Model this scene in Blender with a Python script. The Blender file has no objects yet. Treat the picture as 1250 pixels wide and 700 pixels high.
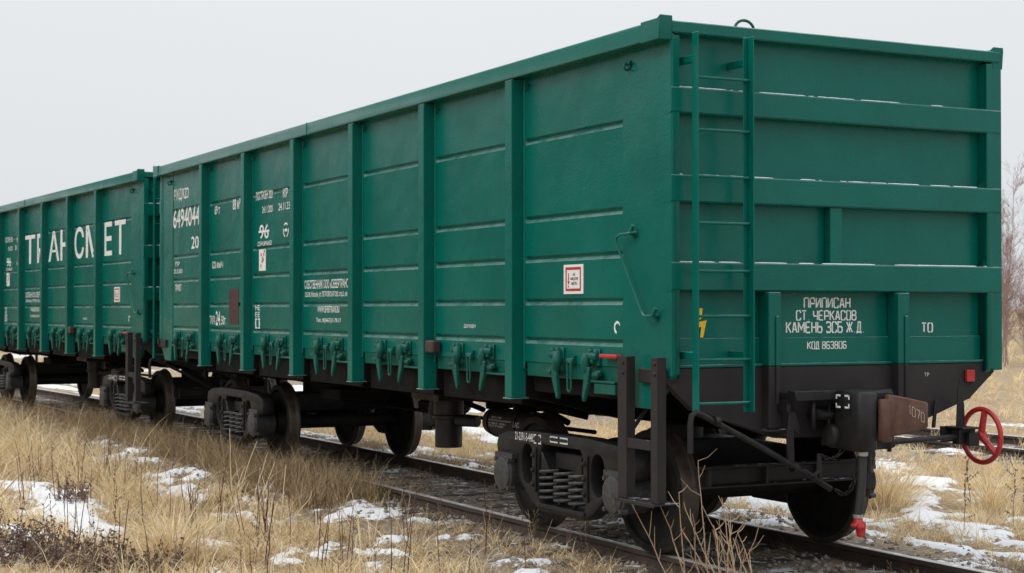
import bpy, bmesh, math, random
import numpy as np
from mathutils import Vector, Matrix, noise as mnoise

random.seed(7); RNG = np.random.default_rng(11)
S = bpy.context.scene; COL = S.collection
PI = math.pi; rad = math.radians

# ------------------------------------------------------------------ camera
cd = bpy.data.cameras.new('camera'); cam = bpy.data.objects.new('camera', cd); COL.objects.link(cam)
cam.location = (9.417, -7.58, 1.872)
yaw, pit = 0.4773, 0.0145
fwd = Vector((-math.cos(yaw)*math.cos(pit), math.sin(yaw)*math.cos(pit), math.sin(pit)))
cam.rotation_euler = fwd.to_track_quat('-Z', 'Y').to_euler()
cd.sensor_width = 36.0; cd.lens = 1984.5/1250*36; cd.clip_end = 3000; cd.clip_start = .1
cd.dof.use_dof = True; cd.dof.focus_distance = 12.2; cd.dof.aperture_fstop = 5.6
S.camera = cam

# ------------------------------------------------------------------ overcast sky and soft sun
W = bpy.data.worlds.new('World'); S.world = W; W.use_nodes = True
nt = W.node_tree; nt.nodes.clear()
out = nt.nodes.new('ShaderNodeOutputWorld'); bg = nt.nodes.new('ShaderNodeBackground')
SUN_EL, SUN_AZ = rad(46), rad(-98)       # azimuth measured from +X towards +Y
sky = nt.nodes.new('ShaderNodeTexSky'); sky.sky_type = 'NISHITA'; sky.sun_disc = False
sky.sun_elevation = SUN_EL; sky.sun_rotation = PI/2 - SUN_AZ; sky.air_density = 1.0; sky.dust_density = 6.0
hs = nt.nodes.new('ShaderNodeHueSaturation'); hs.inputs['Saturation'].default_value = .25
tc = nt.nodes.new('ShaderNodeTexCoord'); sx = nt.nodes.new('ShaderNodeSeparateXYZ')
rp = nt.nodes.new('ShaderNodeValToRGB')
rp.color_ramp.elements[0].position = 0.0; rp.color_ramp.elements[0].color = (.685, .715, .738, 1)
rp.color_ramp.elements[1].position = 1.0; rp.color_ramp.elements[1].color = (1.62, 1.64, 1.66, 1)
e = rp.color_ramp.elements.new(.20); e.color = (.755, .78, .80, 1)
e = rp.color_ramp.elements.new(.5); e.color = (1.12, 1.14, 1.16, 1)
cl = nt.nodes.new('ShaderNodeTexNoise'); cl.inputs['Scale'].default_value = 1.6; cl.inputs['Detail'].default_value = 4
clm = nt.nodes.new('ShaderNodeMapRange'); clm.inputs['To Min'].default_value = .96; clm.inputs['To Max'].default_value = 1.04
sc10 = nt.nodes.new('ShaderNodeVectorMath'); sc10.operation = 'SCALE'; sc10.inputs['Scale'].default_value = 10.0
mul = nt.nodes.new('ShaderNodeVectorMath'); mul.operation = 'SCALE'
mx = nt.nodes.new('ShaderNodeMix'); mx.data_type = 'RGBA'; mx.inputs['Factor'].default_value = .94
L = nt.links.new
L(tc.outputs['Generated'], sx.inputs[0]); L(sx.outputs['Z'], rp.inputs[0])
L(tc.outputs['Generated'], cl.inputs['Vector']); L(cl.outputs['Fac'], clm.inputs['Value'])
L(rp.outputs[0], mul.inputs[0]); L(clm.outputs[0], mul.inputs['Scale'])
L(mul.outputs[0], sc10.inputs[0])
L(sky.outputs[0], hs.inputs['Color']); L(hs.outputs[0], mx.inputs['A']); L(sc10.outputs[0], mx.inputs['B'])
L(mx.outputs['Result'], bg.inputs['Color']); bg.inputs['Strength'].default_value = .10
L(bg.outputs[0], out.inputs[0])
sl = bpy.data.lights.new('sun', 'SUN'); so = bpy.data.objects.new('sun', sl); COL.objects.link(so)
sl.energy = .9; sl.angle = rad(25); sl.color = (1, .97, .93)
sd = Vector((math.cos(SUN_EL)*math.cos(SUN_AZ), math.cos(SUN_EL)*math.sin(SUN_AZ), math.sin(SUN_EL)))
so.rotation_euler = sd.to_track_quat('Z', 'Y').to_euler()
S.view_settings.view_transform = 'Standard'; S.view_settings.look = 'None'
S.view_settings.exposure = 0.15; S.view_settings.gamma = 1.0
S.render.engine = 'CYCLES'
S.cycles.max_bounces = 6; S.cycles.diffuse_bounces = 3; S.cycles.glossy_bounces = 3; S.cycles.transmission_bounces = 2
S.cycles.use_denoising = True

# ------------------------------------------------------------------ materials
def newmat(name):
    m = bpy.data.materials.new(name); m.use_nodes = True
    n = m.node_tree; b = n.nodes['Principled BSDF']
    return m, n, b
def tex(n, scale, detail=4, rough=.55, coord='Object', stretch=None):
    t = n.nodes.new('ShaderNodeTexNoise'); t.inputs['Scale'].default_value = scale
    t.inputs['Detail'].default_value = detail; t.inputs['Roughness'].default_value = rough
    c = n.nodes.new('ShaderNodeTexCoord')
    if stretch:
        mp = n.nodes.new('ShaderNodeMapping'); mp.inputs['Scale'].default_value = stretch
        n.links.new(c.outputs[coord], mp.inputs['Vector']); n.links.new(mp.outputs[0], t.inputs['Vector'])
    else: n.links.new(c.outputs[coord], t.inputs['Vector'])
    return t
def ramp(n, src, stops):
    r = n.nodes.new('ShaderNodeValToRGB'); els = r.color_ramp.elements
    els[0].position, els[0].color = stops[0][0], (*stops[0][1], 1)
    els[1].position, els[1].color = stops[-1][0], (*stops[-1][1], 1)
    for p, c in stops[1:-1]:
        q = els.new(p); q.color = (*c, 1)
    n.links.new(src, r.inputs[0]); return r
def bump(n, b, src, strength, dist=.01):
    bp = n.nodes.new('ShaderNodeBump'); bp.inputs['Strength'].default_value = strength; bp.inputs['Distance'].default_value = dist
    n.links.new(src, bp.inputs['Height']); n.links.new(bp.outputs[0], b.inputs['Normal']); return bp
def mixrgb(n, fac, a, b):
    m = n.nodes.new('ShaderNodeMix'); m.data_type = 'RGBA'
    for k, v in (('Factor', fac), ('A', a), ('B', b)):
        if hasattr(v, 'is_output'): n.links.new(v, m.inputs[k])
        else: m.inputs[k].default_value = v if k == 'Factor' else (*v, 1)
    return m.outputs['Result']
def maprange(n, src, a, b, c=0., d=1., smooth=True):
    m = n.nodes.new('ShaderNodeMapRange'); m.interpolation_type = 'SMOOTHSTEP' if smooth else 'LINEAR'
    n.links.new(src, m.inputs['Value'])
    for k, v in (('From Min', a), ('From Max', b), ('To Min', c), ('To Max', d)): m.inputs[k].default_value = v
    return m.outputs[0]
def math2(n, op, a, b):
    m = n.nodes.new('ShaderNodeMath'); m.operation = op
    for i, v in enumerate((a, b)):
        if hasattr(v, 'is_output'): n.links.new(v, m.inputs[i])
        else: m.inputs[i].default_value = v
    return m.outputs[0]
def simple(name, col, rough=.6, metal=0., var=.25, scale=6., bmp=0., bscale=60., spec=.5, dust=None, snow=0., ledge_light=0.):
    m, n, b = newmat(name)
    t = tex(n, scale, 6, .6)
    lo = tuple(c*(1-var) for c in col); hi = tuple(min(1, c*(1+var)) for c in col)
    c = ramp(n, t.outputs['Fac'], [(.3, lo), (.7, hi)]).outputs[0]
    if dust:
        t2 = tex(n, scale*2.3, 8, .65)
        f = maprange(n, t2.outputs['Fac'], .45, .75, 0, dust[1])
        c = mixrgb(n, f, c, dust[0])
    if snow:
        g = n.nodes.new('ShaderNodeNewGeometry'); s = n.nodes.new('ShaderNodeSeparateXYZ'); n.links.new(g.outputs['True Normal'], s.inputs[0])
        up = maprange(n, s.outputs['Z'], .9, .97)
        t3 = tex(n, 9., 5, .6)
        f = math2(n, 'MULTIPLY', up, maprange(n, t3.outputs['Fac'], .60-.14*snow, .70-.14*snow))
        c = mixrgb(n, f, c, (.78, .8, .84))
    if ledge_light:      # pale frosty highlight painted on ledges that face upwards
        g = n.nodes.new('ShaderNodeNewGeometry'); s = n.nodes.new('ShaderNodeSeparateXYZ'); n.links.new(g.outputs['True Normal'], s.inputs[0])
        f = math2(n, 'MULTIPLY', maprange(n, s.outputs['Z'], .5, .75), maprange(n, tex(n, 5., 6, .7).outputs['Fac'], .3, .65, .15*ledge_light, ledge_light))
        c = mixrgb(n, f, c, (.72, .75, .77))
    n.links.new(c, b.inputs['Base Color'])
    b.inputs['Metallic'].default_value = metal; b.inputs['Specular IOR Level'].default_value = spec
    r = maprange(n, tex(n, scale*1.7, 4).outputs['Fac'], .3, .7, rough*.85, min(1, rough*1.15))
    n.links.new(r, b.inputs['Roughness'])
    if bmp:
        bump(n, b, tex(n, bscale, 3).outputs['Fac'], bmp, .004)
    return m
M = {}
GREEN = (.0002, .114, .090)
M['green'] = simple('green_paint', GREEN, .27, var=.12, scale=1.3, bmp=.36, bscale=48., spec=.25, dust=((.006, .085, .066), .25), snow=.5, ledge_light=.20)
_n = M['green'].node_tree; _b = _n.nodes['Principled BSDF']        # slight waviness of the sheets under the orange-peel paint
_prev = _b.inputs['Normal'].links[0].from_node
_w = _n.nodes.new('ShaderNodeBump'); _w.inputs['Strength'].default_value = .32; _w.inputs['Distance'].default_value = .035
_n.links.new(tex(_n, 2.1, 2, .4).outputs['Fac'], _w.inputs['Height']); _n.links.new(_w.outputs[0], _prev.inputs['Normal'])
_d = tex(_n, 3.0, 7, .7, stretch=(1.6, 1.6, .28)); _bc = _b.inputs['Base Color'].links[0].from_socket
_n.links.new(mixrgb(_n, maprange(_n, _d.outputs['Fac'], .54, .80, 0, .42), _bc, (.006, .066, .052)), _b.inputs['Base Color'])
M['dark_green'] = simple('green_paint_casting', (.0009, .082, .062), .45, var=.2, scale=9, bmp=.35, bscale=70, snow=.2, spec=.3)
M['black'] = simple('black_paint', (.024, .021, .0225), .6, var=.15, scale=2, bmp=.25, bscale=40, dust=((.05, .045, .044), .2), snow=.35, spec=.25)
M['iron'] = simple('cast_iron_black', (.012, .0115, .0125), .5, var=.3, scale=5, bmp=.5, bscale=45, spec=.32, dust=((.05, .046, .044), .25))
M['cap'] = simple('greyish_cast_cover', (.035, .035, .037), .55, var=.35, scale=14, bmp=.5, bscale=50, dust=((.17, .17, .17), .35))
M['under'] = simple('underframe_black', (.007, .0065, .007), .8, var=.3, scale=4, spec=.12, dust=((.016, .014, .013), .3))
M['tread'] = simple('wheel_tread_steel', (.05, .038, .03), .5, metal=.3, var=.5, scale=9, dust=((.085, .05, .028), .6))
M['wheel'] = simple('wheel_disc', (.010, .0095, .0095), .65, spec=.2, var=.3, scale=5, bmp=.3, dust=((.04, .032, .026), .4))
M['white'] = simple('white_stencil_paint', (.74, .75, .74), .6, var=.12, scale=20, dust=((.12, .26, .21), .55))
M['white_dull'] = simple('worn_white_paint', (.5, .51, .5), .7, var=.25, scale=30)
M['red'] = simple('red_paint', (.42, .018, .022), .45, var=.2, scale=8, dust=((.10, .035, .03), .5))
M['rust'] = simple('brown_rusted_casting', (.095, .042, .027), .62, var=.35, scale=9, bmp=.4, bscale=50, dust=((.06, .03, .022), .6))
M['chalk'] = simple('chalk', (.5, .42, .36), .9, var=.3, scale=60)
M['maroon'] = simple('maroon_paint', (.045, .012, .014), .5, var=.1)
M['yellow'] = simple('yellow_paint', (.75, .5, .02), .5, var=.05)
M['steel'] = simple('bare_steel', (.42, .42, .42), .4, metal=.9, var=.2, scale=20)
M['rubber'] = simple('rubber', (.018, .018, .019), .6, var=.2)
M['brown'] = simple('brown_plastic', (.045, .024, .021), .5, var=.2)
M['rail_side'] = simple('rail_rust', (.045, .03, .024), .75, var=.35, scale=6, bmp=.4, bscale=60, dust=((.09, .05, .032), .6), snow=.15)
M['rail_top'] = simple('rail_top_steel', (.48, .46, .44), .4, metal=.3, var=.2, scale=5, dust=((.2, .15, .12), .3), snow=.6)
M['sleeper'] = simple('tarred_wood', (.05, .04, .033), .85, var=.4, scale=8, bmp=.5, bscale=50, dust=((.14, .11, .085), .5), snow=.35)
M['stone'] = simple('ballast_stone', (.27, .24, .21), .85, var=.5, scale=14, bmp=.3, snow=.2)
M['snow'] = simple('snow', (.80, .82, .86), .8, var=.05, scale=20)
M['sticker'] = simple('white_sticker', (.72, .72, .71), .5, var=.03)

def attr_mat(name, transl=.25, rough=.85):
    m, n, b = newmat(name)
    a = n.nodes.new('ShaderNodeAttribute'); a.attribute_name = 'tint'
    n.links.new(a.outputs['Color'], b.inputs['Base Color']); b.inputs['Roughness'].default_value = rough
    b.inputs['Specular IOR Level'].default_value = .2
    if transl:
        t = n.nodes.new('ShaderNodeBsdfTranslucent'); n.links.new(a.outputs['Color'], t.inputs['Color'])
        mxs = n.nodes.new('ShaderNodeMixShader'); mxs.inputs[0].default_value = transl
        n.links.new(b.outputs[0], mxs.inputs[1]); n.links.new(t.outputs[0], mxs.inputs[2])
        n.links.new(mxs.outputs[0], n.nodes['Material Output'].inputs[0])
    return m
M['blade'] = attr_mat('dry_grass_blade', .34)
M['stalk'] = attr_mat('dry_stalk', 0)
M['bark'] = simple('grey_brown_bark', (.27, .20, .18), .9, var=.4, scale=12)
M['twig'] = simple('reddish_twig', (.28, .18, .155), .9, var=.3, scale=3)

# ------------------------------------------------------------------ mesh helpers
class MB:
    def __init__(s): s.v = []; s.f = []; s.mi = []; s.cur = 0
    def add(s, vs, fs):
        o = len(s.v); s.v += [tuple(v) for v in vs]
        for f in fs: s.f.append([i+o for i in f]); s.mi.append(s.cur)
        return s
    def box(s, x0, x1, y0, y1, z0, z1):
        vs = [(x, y, z) for x in (x0, x1) for y in (y0, y1) for z in (z0, z1)]
        return s.add(vs, [(0, 1, 3, 2), (4, 6, 7, 5), (0, 4, 5, 1), (2, 3, 7, 6), (0, 2, 6, 4), (1, 5, 7, 3)])
    def prism(s, poly, axis, a, b):
        n = len(poly)
        ar = sum(poly[i][0]*poly[(i+1) % n][1]-poly[(i+1) % n][0]*poly[i][1] for i in range(n))
        if ar < 0: poly = poly[::-1]
        def P(p, t): return {'x': (t, p[0], p[1]), 'y': (p[0], t, p[1]), 'z': (p[0], p[1], t)}[axis]
        vs = [P(p, a) for p in poly]+[P(p, b) for p in poly]
        fs = [list(range(n))[::-1], list(range(n, 2*n))]+[(i, (i+1) % n, n+(i+1) % n, n+i) for i in range(n)]
        if axis == 'y': fs = [f[::-1] for f in fs]
        if b < a: fs = [f[::-1] for f in fs]
        return s.add(vs, fs)
    def tube(s, pts, r, n=8, caps=True):
        pts = [Vector(p) for p in pts]; rs = r if isinstance(r, (list, tuple)) else [r]*len(pts)
        vs = []; up = None
        for i, p in enumerate(pts):
            t = (pts[min(i+1, len(pts)-1)]-pts[max(i-1, 0)]).normalized()
            if up is None: up = t.orthogonal().normalized()
            up = (up-t*up.dot(t)); up = up.normalized() if up.length > 1e-6 else t.orthogonal().normalized()
            w = t.cross(up)
            for k in range(n):
                a = 2*PI*k/n; vs.append(p+(up*math.cos(a)+w*math.sin(a))*rs[i])
        fs = [(i*n+k, i*n+(k+1) % n, (i+1)*n+(k+1) % n, (i+1)*n+k) for i in range(len(pts)-1) for k in range(n)]
        if caps: fs += [list(range(n))[::-1], [(len(pts)-1)*n+k for k in range(n)]]
        return s.add(vs, fs)
    def cyl(s, p0, p1, r0, r1=None, n=20): return s.tube([p0, p1], [r0, r0 if r1 is None else r1], n)
    def lathe(s, prof, o, axis='y', n=48, closed=False):
        vs = []; o = Vector(o)
        for r, h in prof:
            for k in range(n):
                a = 2*PI*k/n; c, d = r*math.cos(a), r*math.sin(a)
                vs.append(o+Vector({'y': (c, h, d), 'x': (h, c, d), 'z': (c, d, h)}[axis]))
        m = len(prof); rng = range(m if closed else m-1)
        fs = [(i*n+k, i*n+(k+1) % n, ((i+1) % m)*n+(k+1) % n, ((i+1) % m)*n+k) for i in rng for k in range(n)]
        return s.add(vs, fs)
    def torus(s, c, R, r, axis='y', n=40, m=10):
        return s.lathe([(R+r*math.cos(2*PI*j/m), r*math.sin(2*PI*j/m)) for j in range(m)], c, axis, n, True)
    def mesh(s, name, mats, bevel=0., smooth=35., fix=True):
        me = bpy.data.meshes.new(name); me.from_pydata(s.v, [], s.f)
        if not isinstance(mats, (list, tuple)): mats = [mats]
        for m in mats: me.materials.append(m)
        if len(mats) > 1: me.polygons.foreach_set('material_index', s.mi)
        bm = bmesh.new(); bm.from_mesh(me)
        if fix: bmesh.ops.recalc_face_normals(bm, faces=bm.faces)
        if bevel:
            ed = [e for e in bm.edges if len(e.link_faces) == 2 and e.calc_face_angle(0) > rad(30)]
            bmesh.ops.bevel(bm, geom=ed, offset=bevel, segments=1, affect='EDGES', clamp_overlap=True, profile=.7)
        bm.to_mesh(me); bm.free()
        if smooth:
            me.polygons.foreach_set('use_smooth', [True]*len(me.polygons)); me.set_sharp_from_angle(angle=rad(smooth))
        me.update(); return me
    def build(s, name, mats, parent=None, bevel=0., smooth=35., fix=True):
        o = bpy.data.objects.new(name, s.mesh(name, mats, bevel, smooth, fix)); COL.objects.link(o); o.parent = parent
        return o
def empty(name, loc=(0, 0, 0), rz=0., parent=None):
    o = bpy.data.objects.new(name, None); COL.objects.link(o); o.location = loc; o.rotation_euler = (0, 0, rz)
    o.parent = parent; o.empty_display_size = .2; return o
def tag(o, label=None, cat=None, group=None, kind=None):
    if label: o['label'] = label
    if cat: o['category'] = cat
    if group: o['group'] = group
    if kind: o['kind'] = kind
    return o
def copy_tree(o, parent=None):
    c = o.copy(); COL.objects.link(c); c.parent = parent
    for ch in list(o.children): copy_tree(ch, c)
    return c
def mesh_obj(name, me, parent=None):
    o = bpy.data.objects.new(name, me); COL.objects.link(o); o.parent = parent; return o
def extr2d(name, loops, y0, y1, mat, parent, bevel=.012):
    """outline with holes in the x-z plane, given a thickness along y with rounded edges"""
    cu = bpy.data.curves.new('outline', 'CURVE'); cu.dimensions = '2D'; cu.fill_mode = 'BOTH'
    for lp in loops:
        sp = cu.splines.new('POLY'); sp.points.add(len(lp)-1); sp.use_cyclic_u = True
        for p, q in zip(sp.points, lp): p.co = (q[0], q[1], 0, 1)
    cu.extrude = abs(y1-y0)/2-bevel; cu.bevel_depth = bevel; cu.bevel_resolution = 1; cu.offset = -bevel
    t = bpy.data.objects.new('outline', cu); COL.objects.link(t)
    me = bpy.data.meshes.new_from_object(t.evaluated_get(bpy.context.evaluated_depsgraph_get()))
    bpy.data.objects.remove(t); bpy.data.curves.remove(cu)
    ym = (y0+y1)/2
    for v in me.vertices: v.co = (v.co.x, ym+v.co.z, v.co.y)
    bm = bmesh.new(); bm.from_mesh(me); bmesh.ops.remove_doubles(bm, verts=bm.verts, dist=.0005)
    bmesh.ops.recalc_face_normals(bm, faces=bm.faces); bm.to_mesh(me); bm.free()
    me.materials.clear(); me.materials.append(mat)
    me.polygons.foreach_set('use_smooth', [True]*len(me.polygons)); me.set_sharp_from_angle(angle=rad(40))
    me.name = name
    return mesh_obj(name, me, parent)
def ellipse(cx, cz, rx, rz, n=24, p=2.):
    o = []
    for k in range(n):
        a = 2*PI*k/n; c, d = math.cos(a), math.sin(a)
        o.append((cx+rx*math.copysign(abs(c)**(2/p), c), cz+rz*math.copysign(abs(d)**(2/p), d)))
    return o

_tcache = {}
def glyphs(body):
    if body in _tcache: return _tcache[body]
    c = bpy.data.curves.new('text', 'FONT'); c.body = body; c.resolution_u = 3; c.align_x = 'CENTER'; c.offset = .012
    o = bpy.data.objects.new('text', c); COL.objects.link(o)
    me = bpy.data.meshes.new_from_object(o.evaluated_get(bpy.context.evaluated_depsgraph_get()))
    bpy.data.objects.remove(o); bpy.data.curves.remove(c)
    vs = np.array([v.co[:] for v in me.vertices]); fs = [list(p.vertices) for p in me.polygons]
    bpy.data.meshes.remove(me)
    lo, hi = vs.min(0), vs.max(0); vs = (vs-lo)/np.maximum(hi-lo, 1e-6)
    _tcache[body] = (vs, fs); return _tcache[body]
# condensed stencil alphabet with bridges, drawn as strokes on a 0..1 square
STEN = {
 'П': ['0 0 0 1', '.12 1 1 1', '1 .88 1 0'], 'Р': ['0 0 0 1', '.14 1 .8 1 1 .85 1 .6', '1 .5 .85 .42 .14 .42'],
 'И': ['0 1 0 0', '.1 .05 .9 .95', '1 1 1 0'], 'С': ['1 .75 1 .9 .85 1 .55 1', '.42 1 .15 1 0 .88 0 .12 .15 0 .42 0', '.55 0 .85 0 1 .1 1 .25'],
 'А': ['0 0 .42 1', '.56 1 1 0', '.3 .3 .7 .3'], 'Н': ['0 0 0 1', '1 0 1 1', '.14 .5 .86 .5'],
 'Т': ['0 1 1 1', '.5 .86 .5 0'], '.': ['.4 0 .6 0'], 'Ч': ['0 1 0 .55 .15 .42 .84 .42', '1 1 1 0'],
 'Е': ['0 0 0 1', '.14 1 1 1', '.14 .5 .8 .5', '.14 0 1 0'], 'К': ['0 0 0 1', '.14 .48 1 1', '.3 .6 1 0'],
 'О': ['.43 1 .15 1 0 .88 0 .12 .15 0 .43 0', '.57 0 .85 0 1 .12 1 .88 .85 1 .57 1'],
 'В': ['0 0 0 1', '.14 1 .8 1 .95 .88 .95 .65 .8 .54', '.14 .52 .8 .52 1 .4 1 .12 .8 0 .14 0'],
 'М': ['0 0 0 1', '.06 .95 .5 .3 .94 .95', '1 1 1 0'], 'Ь': ['0 1 0 0', '.14 .55 .8 .55 1 .42 1 .14 .8 0 .14 0'],
 'З': ['0 .85 .15 1 .8 1 1 .88 1 .65 .85 .52 .3 .52', '.85 .48 1 .35 1 .12 .8 0 .15 0 0 .15'],
 'Б': ['0 0 0 1 .9 1', '.14 .55 .8 .55 1 .42 1 .14 .8 0 .14 0'], 'Ж': ['0 1 .4 .5 0 0', '.5 0 .5 1', '1 1 .6 .5 1 0'],
 'Д': ['.15 .05 .3 1 .82 1 .82 .05', '0 -.12 0 0 1 0 1 -.12'], '8': ['.43 1 .2 1 .05 .88 .05 .65 .2 .52 .8 .52 .95 .65 .95 .88 .8 1 .57 1', '.2 .5 0 .38 0 .12 .2 0 .43 0', '.57 0 .8 0 1 .12 1 .38 .8 .5'],
 '6': ['.95 .85 .8 1 .2 1 0 .88 0 .55', '0 .45 0 .12 .2 0 .8 0 1 .12 1 .4 .8 .52 .15 .52'],
 '3': ['0 .85 .15 1 .8 1 1 .88 1 .65 .85 .52 .3 .52', '.85 .48 1 .35 1 .12 .8 0 .15 0 0 .15'],
 '0': ['.43 1 .15 1 0 .88 0 .12 .15 0 .43 0', '.57 0 .85 0 1 .12 1 .88 .85 1 .57 1'],
 '4': ['.8 0 .8 1 .05 .35', '.1 .25 1 .25'], '9': ['1 .55 .2 .5 0 .62 0 .88 .2 1 .8 1 1 .88 1 .6', '1 .5 1 .12 .8 0 .2 0 .05 .12'],
 '2': ['0 .85 .15 1 .8 1 1 .88 1 .62 .1 .12', '0 0 1 0'], '1': ['.25 .8 .55 1 .55 0'], '7': ['0 1 1 1 .4 0'], '-': ['.15 .5 .85 .5'],
}
def stencil(body, aspect=.5, gap=.2, w=.15):
    key = (body, 'st'); vs = []; fs = []; x = 0
    for ch in body:
        if ch == ' ': x += aspect*.7; continue
        cw = aspect*(.35 if ch == '.' else 1.4 if ch in 'МЖ' else .55 if ch == '1' else 1.)
        for st in STEN.get(ch, []):
            q = [float(t) for t in st.split()]; pts = [np.array((x+q[i]*cw, q[i+1])) for i in range(0, len(q), 2)]
            nrm = []
            for i in range(len(pts)):
                d0 = pts[i]-pts[i-1] if i else pts[1]-pts[0]; d1 = pts[i+1]-pts[i] if i < len(pts)-1 else d0
                d0 = d0/np.linalg.norm(d0); d1 = d1/np.linalg.norm(d1); t = d0+d1; t = t/max(np.linalg.norm(t), 1e-6)
                k = 1/max(.5, np.dot(t, d0)); nrm.append(np.array((-t[1], t[0]))*k*w/2)
            o = len(vs)
            for p, nn in zip(pts, nrm): vs += [(*(p+nn), 0), (*(p-nn), 0)]
            fs += [[o+2*i, o+2*i+1, o+2*i+3, o+2*i+2] for i in range(len(pts)-1)]
        x += cw+gap
    vs = np.array(vs); lo, hi = vs.min(0), vs.max(0); vs = (vs-lo)/np.maximum(hi-lo, 1e-6); return vs, fs
def put_text(name, gl, plane, off, a0, a1, z0, z1, mat, parent, slant=0.):
    """lay lettering on the side ('y' plane, reading along +x) or on the end ('x' plane, reading along +y)"""
    vs, fs = gl; o = []
    for u, v, _ in vs:
        a = a0+(a1-a0)*u+slant*v; z = z0+(z1-z0)*v
        o.append((a, off, z) if plane == 'y' else (off, a, z))
    me = bpy.data.meshes.new(name); me.from_pydata(o, [], fs); me.materials.append(mat); me.update()
    return mesh_obj(name, me, parent)
def flat_mb(plane, off):
    mb = MB()
    def rect(a0, a1, z0, z1):
        mb.add([(a0, off, z0), (a1, off, z0), (a1, off, z1), (a0, off, z1)] if plane == 'y' else
               [(off, a0, z0), (off, a1, z0), (off, a1, z1), (off, a0, z1)], [(0, 1, 2, 3)])
    mb.rect = rect; return mb

# ------------------------------------------------------------------ terrain
def vnoise(x, y, seed=0):
    x = np.asarray(x, float); y = np.asarray(y, float); xi = np.floor(x).astype(np.int64); yi = np.floor(y).astype(np.int64)
    fx = x-xi; fy = y-yi; fx = fx*fx*(3-2*fx); fy = fy*fy*(3-2*fy)
    def h(a, b):
        n = (a*374761393+b*668265263+seed*1274126177) & 0xffffffff
        n = ((n ^ (n >> 13))*1274126177) & 0xffffffff
        return ((n ^ (n >> 16)) & 0xffff)/65535.
    return (h(xi, yi)*(1-fx)+h(xi+1, yi)*fx)*(1-fy)+(h(xi, yi+1)*(1-fx)+h(xi+1, yi+1)*fx)*fy
def fbm(x, y, s=1., o=4, seed=0):
    t = 0; a = .5; n = 0
    for i in range(o):
        t = t+a*vnoise(np.asarray(x)*s, np.asarray(y)*s, seed+i*17); n += a; a *= .5; s *= 2.03
    return t/n
def sstep(a, b, x): t = np.clip((x-a)/(b-a), 0, 1); return t*t*(3-2*t)
def track_y(x):
    t = np.maximum(-(np.asarray(x, float)+10.), 0); return -.00125*t*t - .009*np.minimum(t, 8)*(t > 0)*np.minimum(t/4, 1)
SNOW = [(-4.6, 4.9, .9, .26, -.8), (-3.5, 3.75, .9, .28, -.75), (-2.5, 3.55, 1.05, .30, -.55), (-3.3, 2.9, .5, .14, -.4), (-6.2, 6.2, 1.0, .26, -.7),
        (-6.0, 3.4, 1.3, .22, .1), (-4.2, 2.35, .9, .15, .0), (-9, 3.6, 1.6, .22, .1), (-12.5, 4.6, 2, .3, .1),
        (-9.6, -3.75, 1.5, .34, .1), (-8.0, -3.9, 1.6, .42, .1), (-6.6, -4.1, 1.3, .36, .1), (-6.0, -4.75, 1.0, .2, 0), (-4.5, -4.15, .6, .12, -.2),
        (-5.4, -3.3, .8, .14, .1), (-3.4, -3.5, .6, .10, .0), (-3.3, -2.2, .6, .10, .05), (-4.4, -2.7, .6, .09, 0), (-6.5, -2.3, .9, .12, .1),
        (-2.5, -2.5, .6, .08, 0), (-9.5, -2.3, .9, .10, .1), (-12.6, -1.9, 1.2, .12, .1), (-8.4, -1.75, .5, .07, .1), (-10.4, -1.8, .6, .06, .0), (-1.6, -2.2, .7, .1, 0), (-1.7, 2.3, 1.1, .2, -.3), (-.9, 3.1, .8, .22, -.4)]
def snow_at(x, y):
    x = np.asarray(x, float); y = np.asarray(y, float)
    s = np.full(x.shape, -1.0)
    wx = x+(fbm(x, y, 2.2, 4, 5)-.5)*1.3; wy = y+(fbm(x, y, 2.2, 4, 9)-.5)*.8
    for cx, cy, rx, ry, a in SNOW:
        c, d = math.cos(a), math.sin(a); u = ((wx-cx)*c+(wy-cy)*d)/rx; v = (-(wx-cx)*d+(wy-cy)*c)/ry
        s = np.maximum(s, 1-(u*u+v*v))
    far = sstep(4.8, 9, y)
    n = fbm(x*.45, y, .55, 4, 31)
    s = np.maximum(s, np.where(y > 4.5, (n-.62-.05*far-.04*(x < -9))*7, -1))
    s = np.maximum(s, np.where(y < -2.2, (fbm(x*.5, y, 1.6, 4, 77)-.69)*6, -1))
    ty = y-track_y(x)
    s = np.maximum(s, np.where(np.abs(ty) < 2.6, (fbm(x, y, 2.6, 4, 55)-.60)*5, -1))
    s = np.maximum(s, np.where((ty > 1.6) & (ty < 6), (fbm(x*.6, y, 1.9, 4, 56)-.55)*5, -1))
    return s
def ground_z(x, y):
    x = np.asarray(x, float); y = np.asarray(y, float); ty = np.abs(y-track_y(x)); t2 = np.abs(y-9.4)
    bed = np.maximum(1-sstep(1.5, 2.7, ty), 1-sstep(1.5, 2.4, t2))
    soft = -.30+.16*(fbm(x, y, .35, 3, 3)-.5)+.10*(fbm(x, y, 1.3, 3, 13)-.5)
    soft = soft+.10*sstep(-2.0, -3.2, y)*sstep(-4, -8, x)+np.where(y > 14, (y-14)*.004, 0)
    z = soft*(1-bed)+(-.135+.03*(fbm(x, y, 6, 2, 41)-.5))*bed
    return z+.05*sstep(0, .6, snow_at(x, y))*(ty > 1.2)

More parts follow.
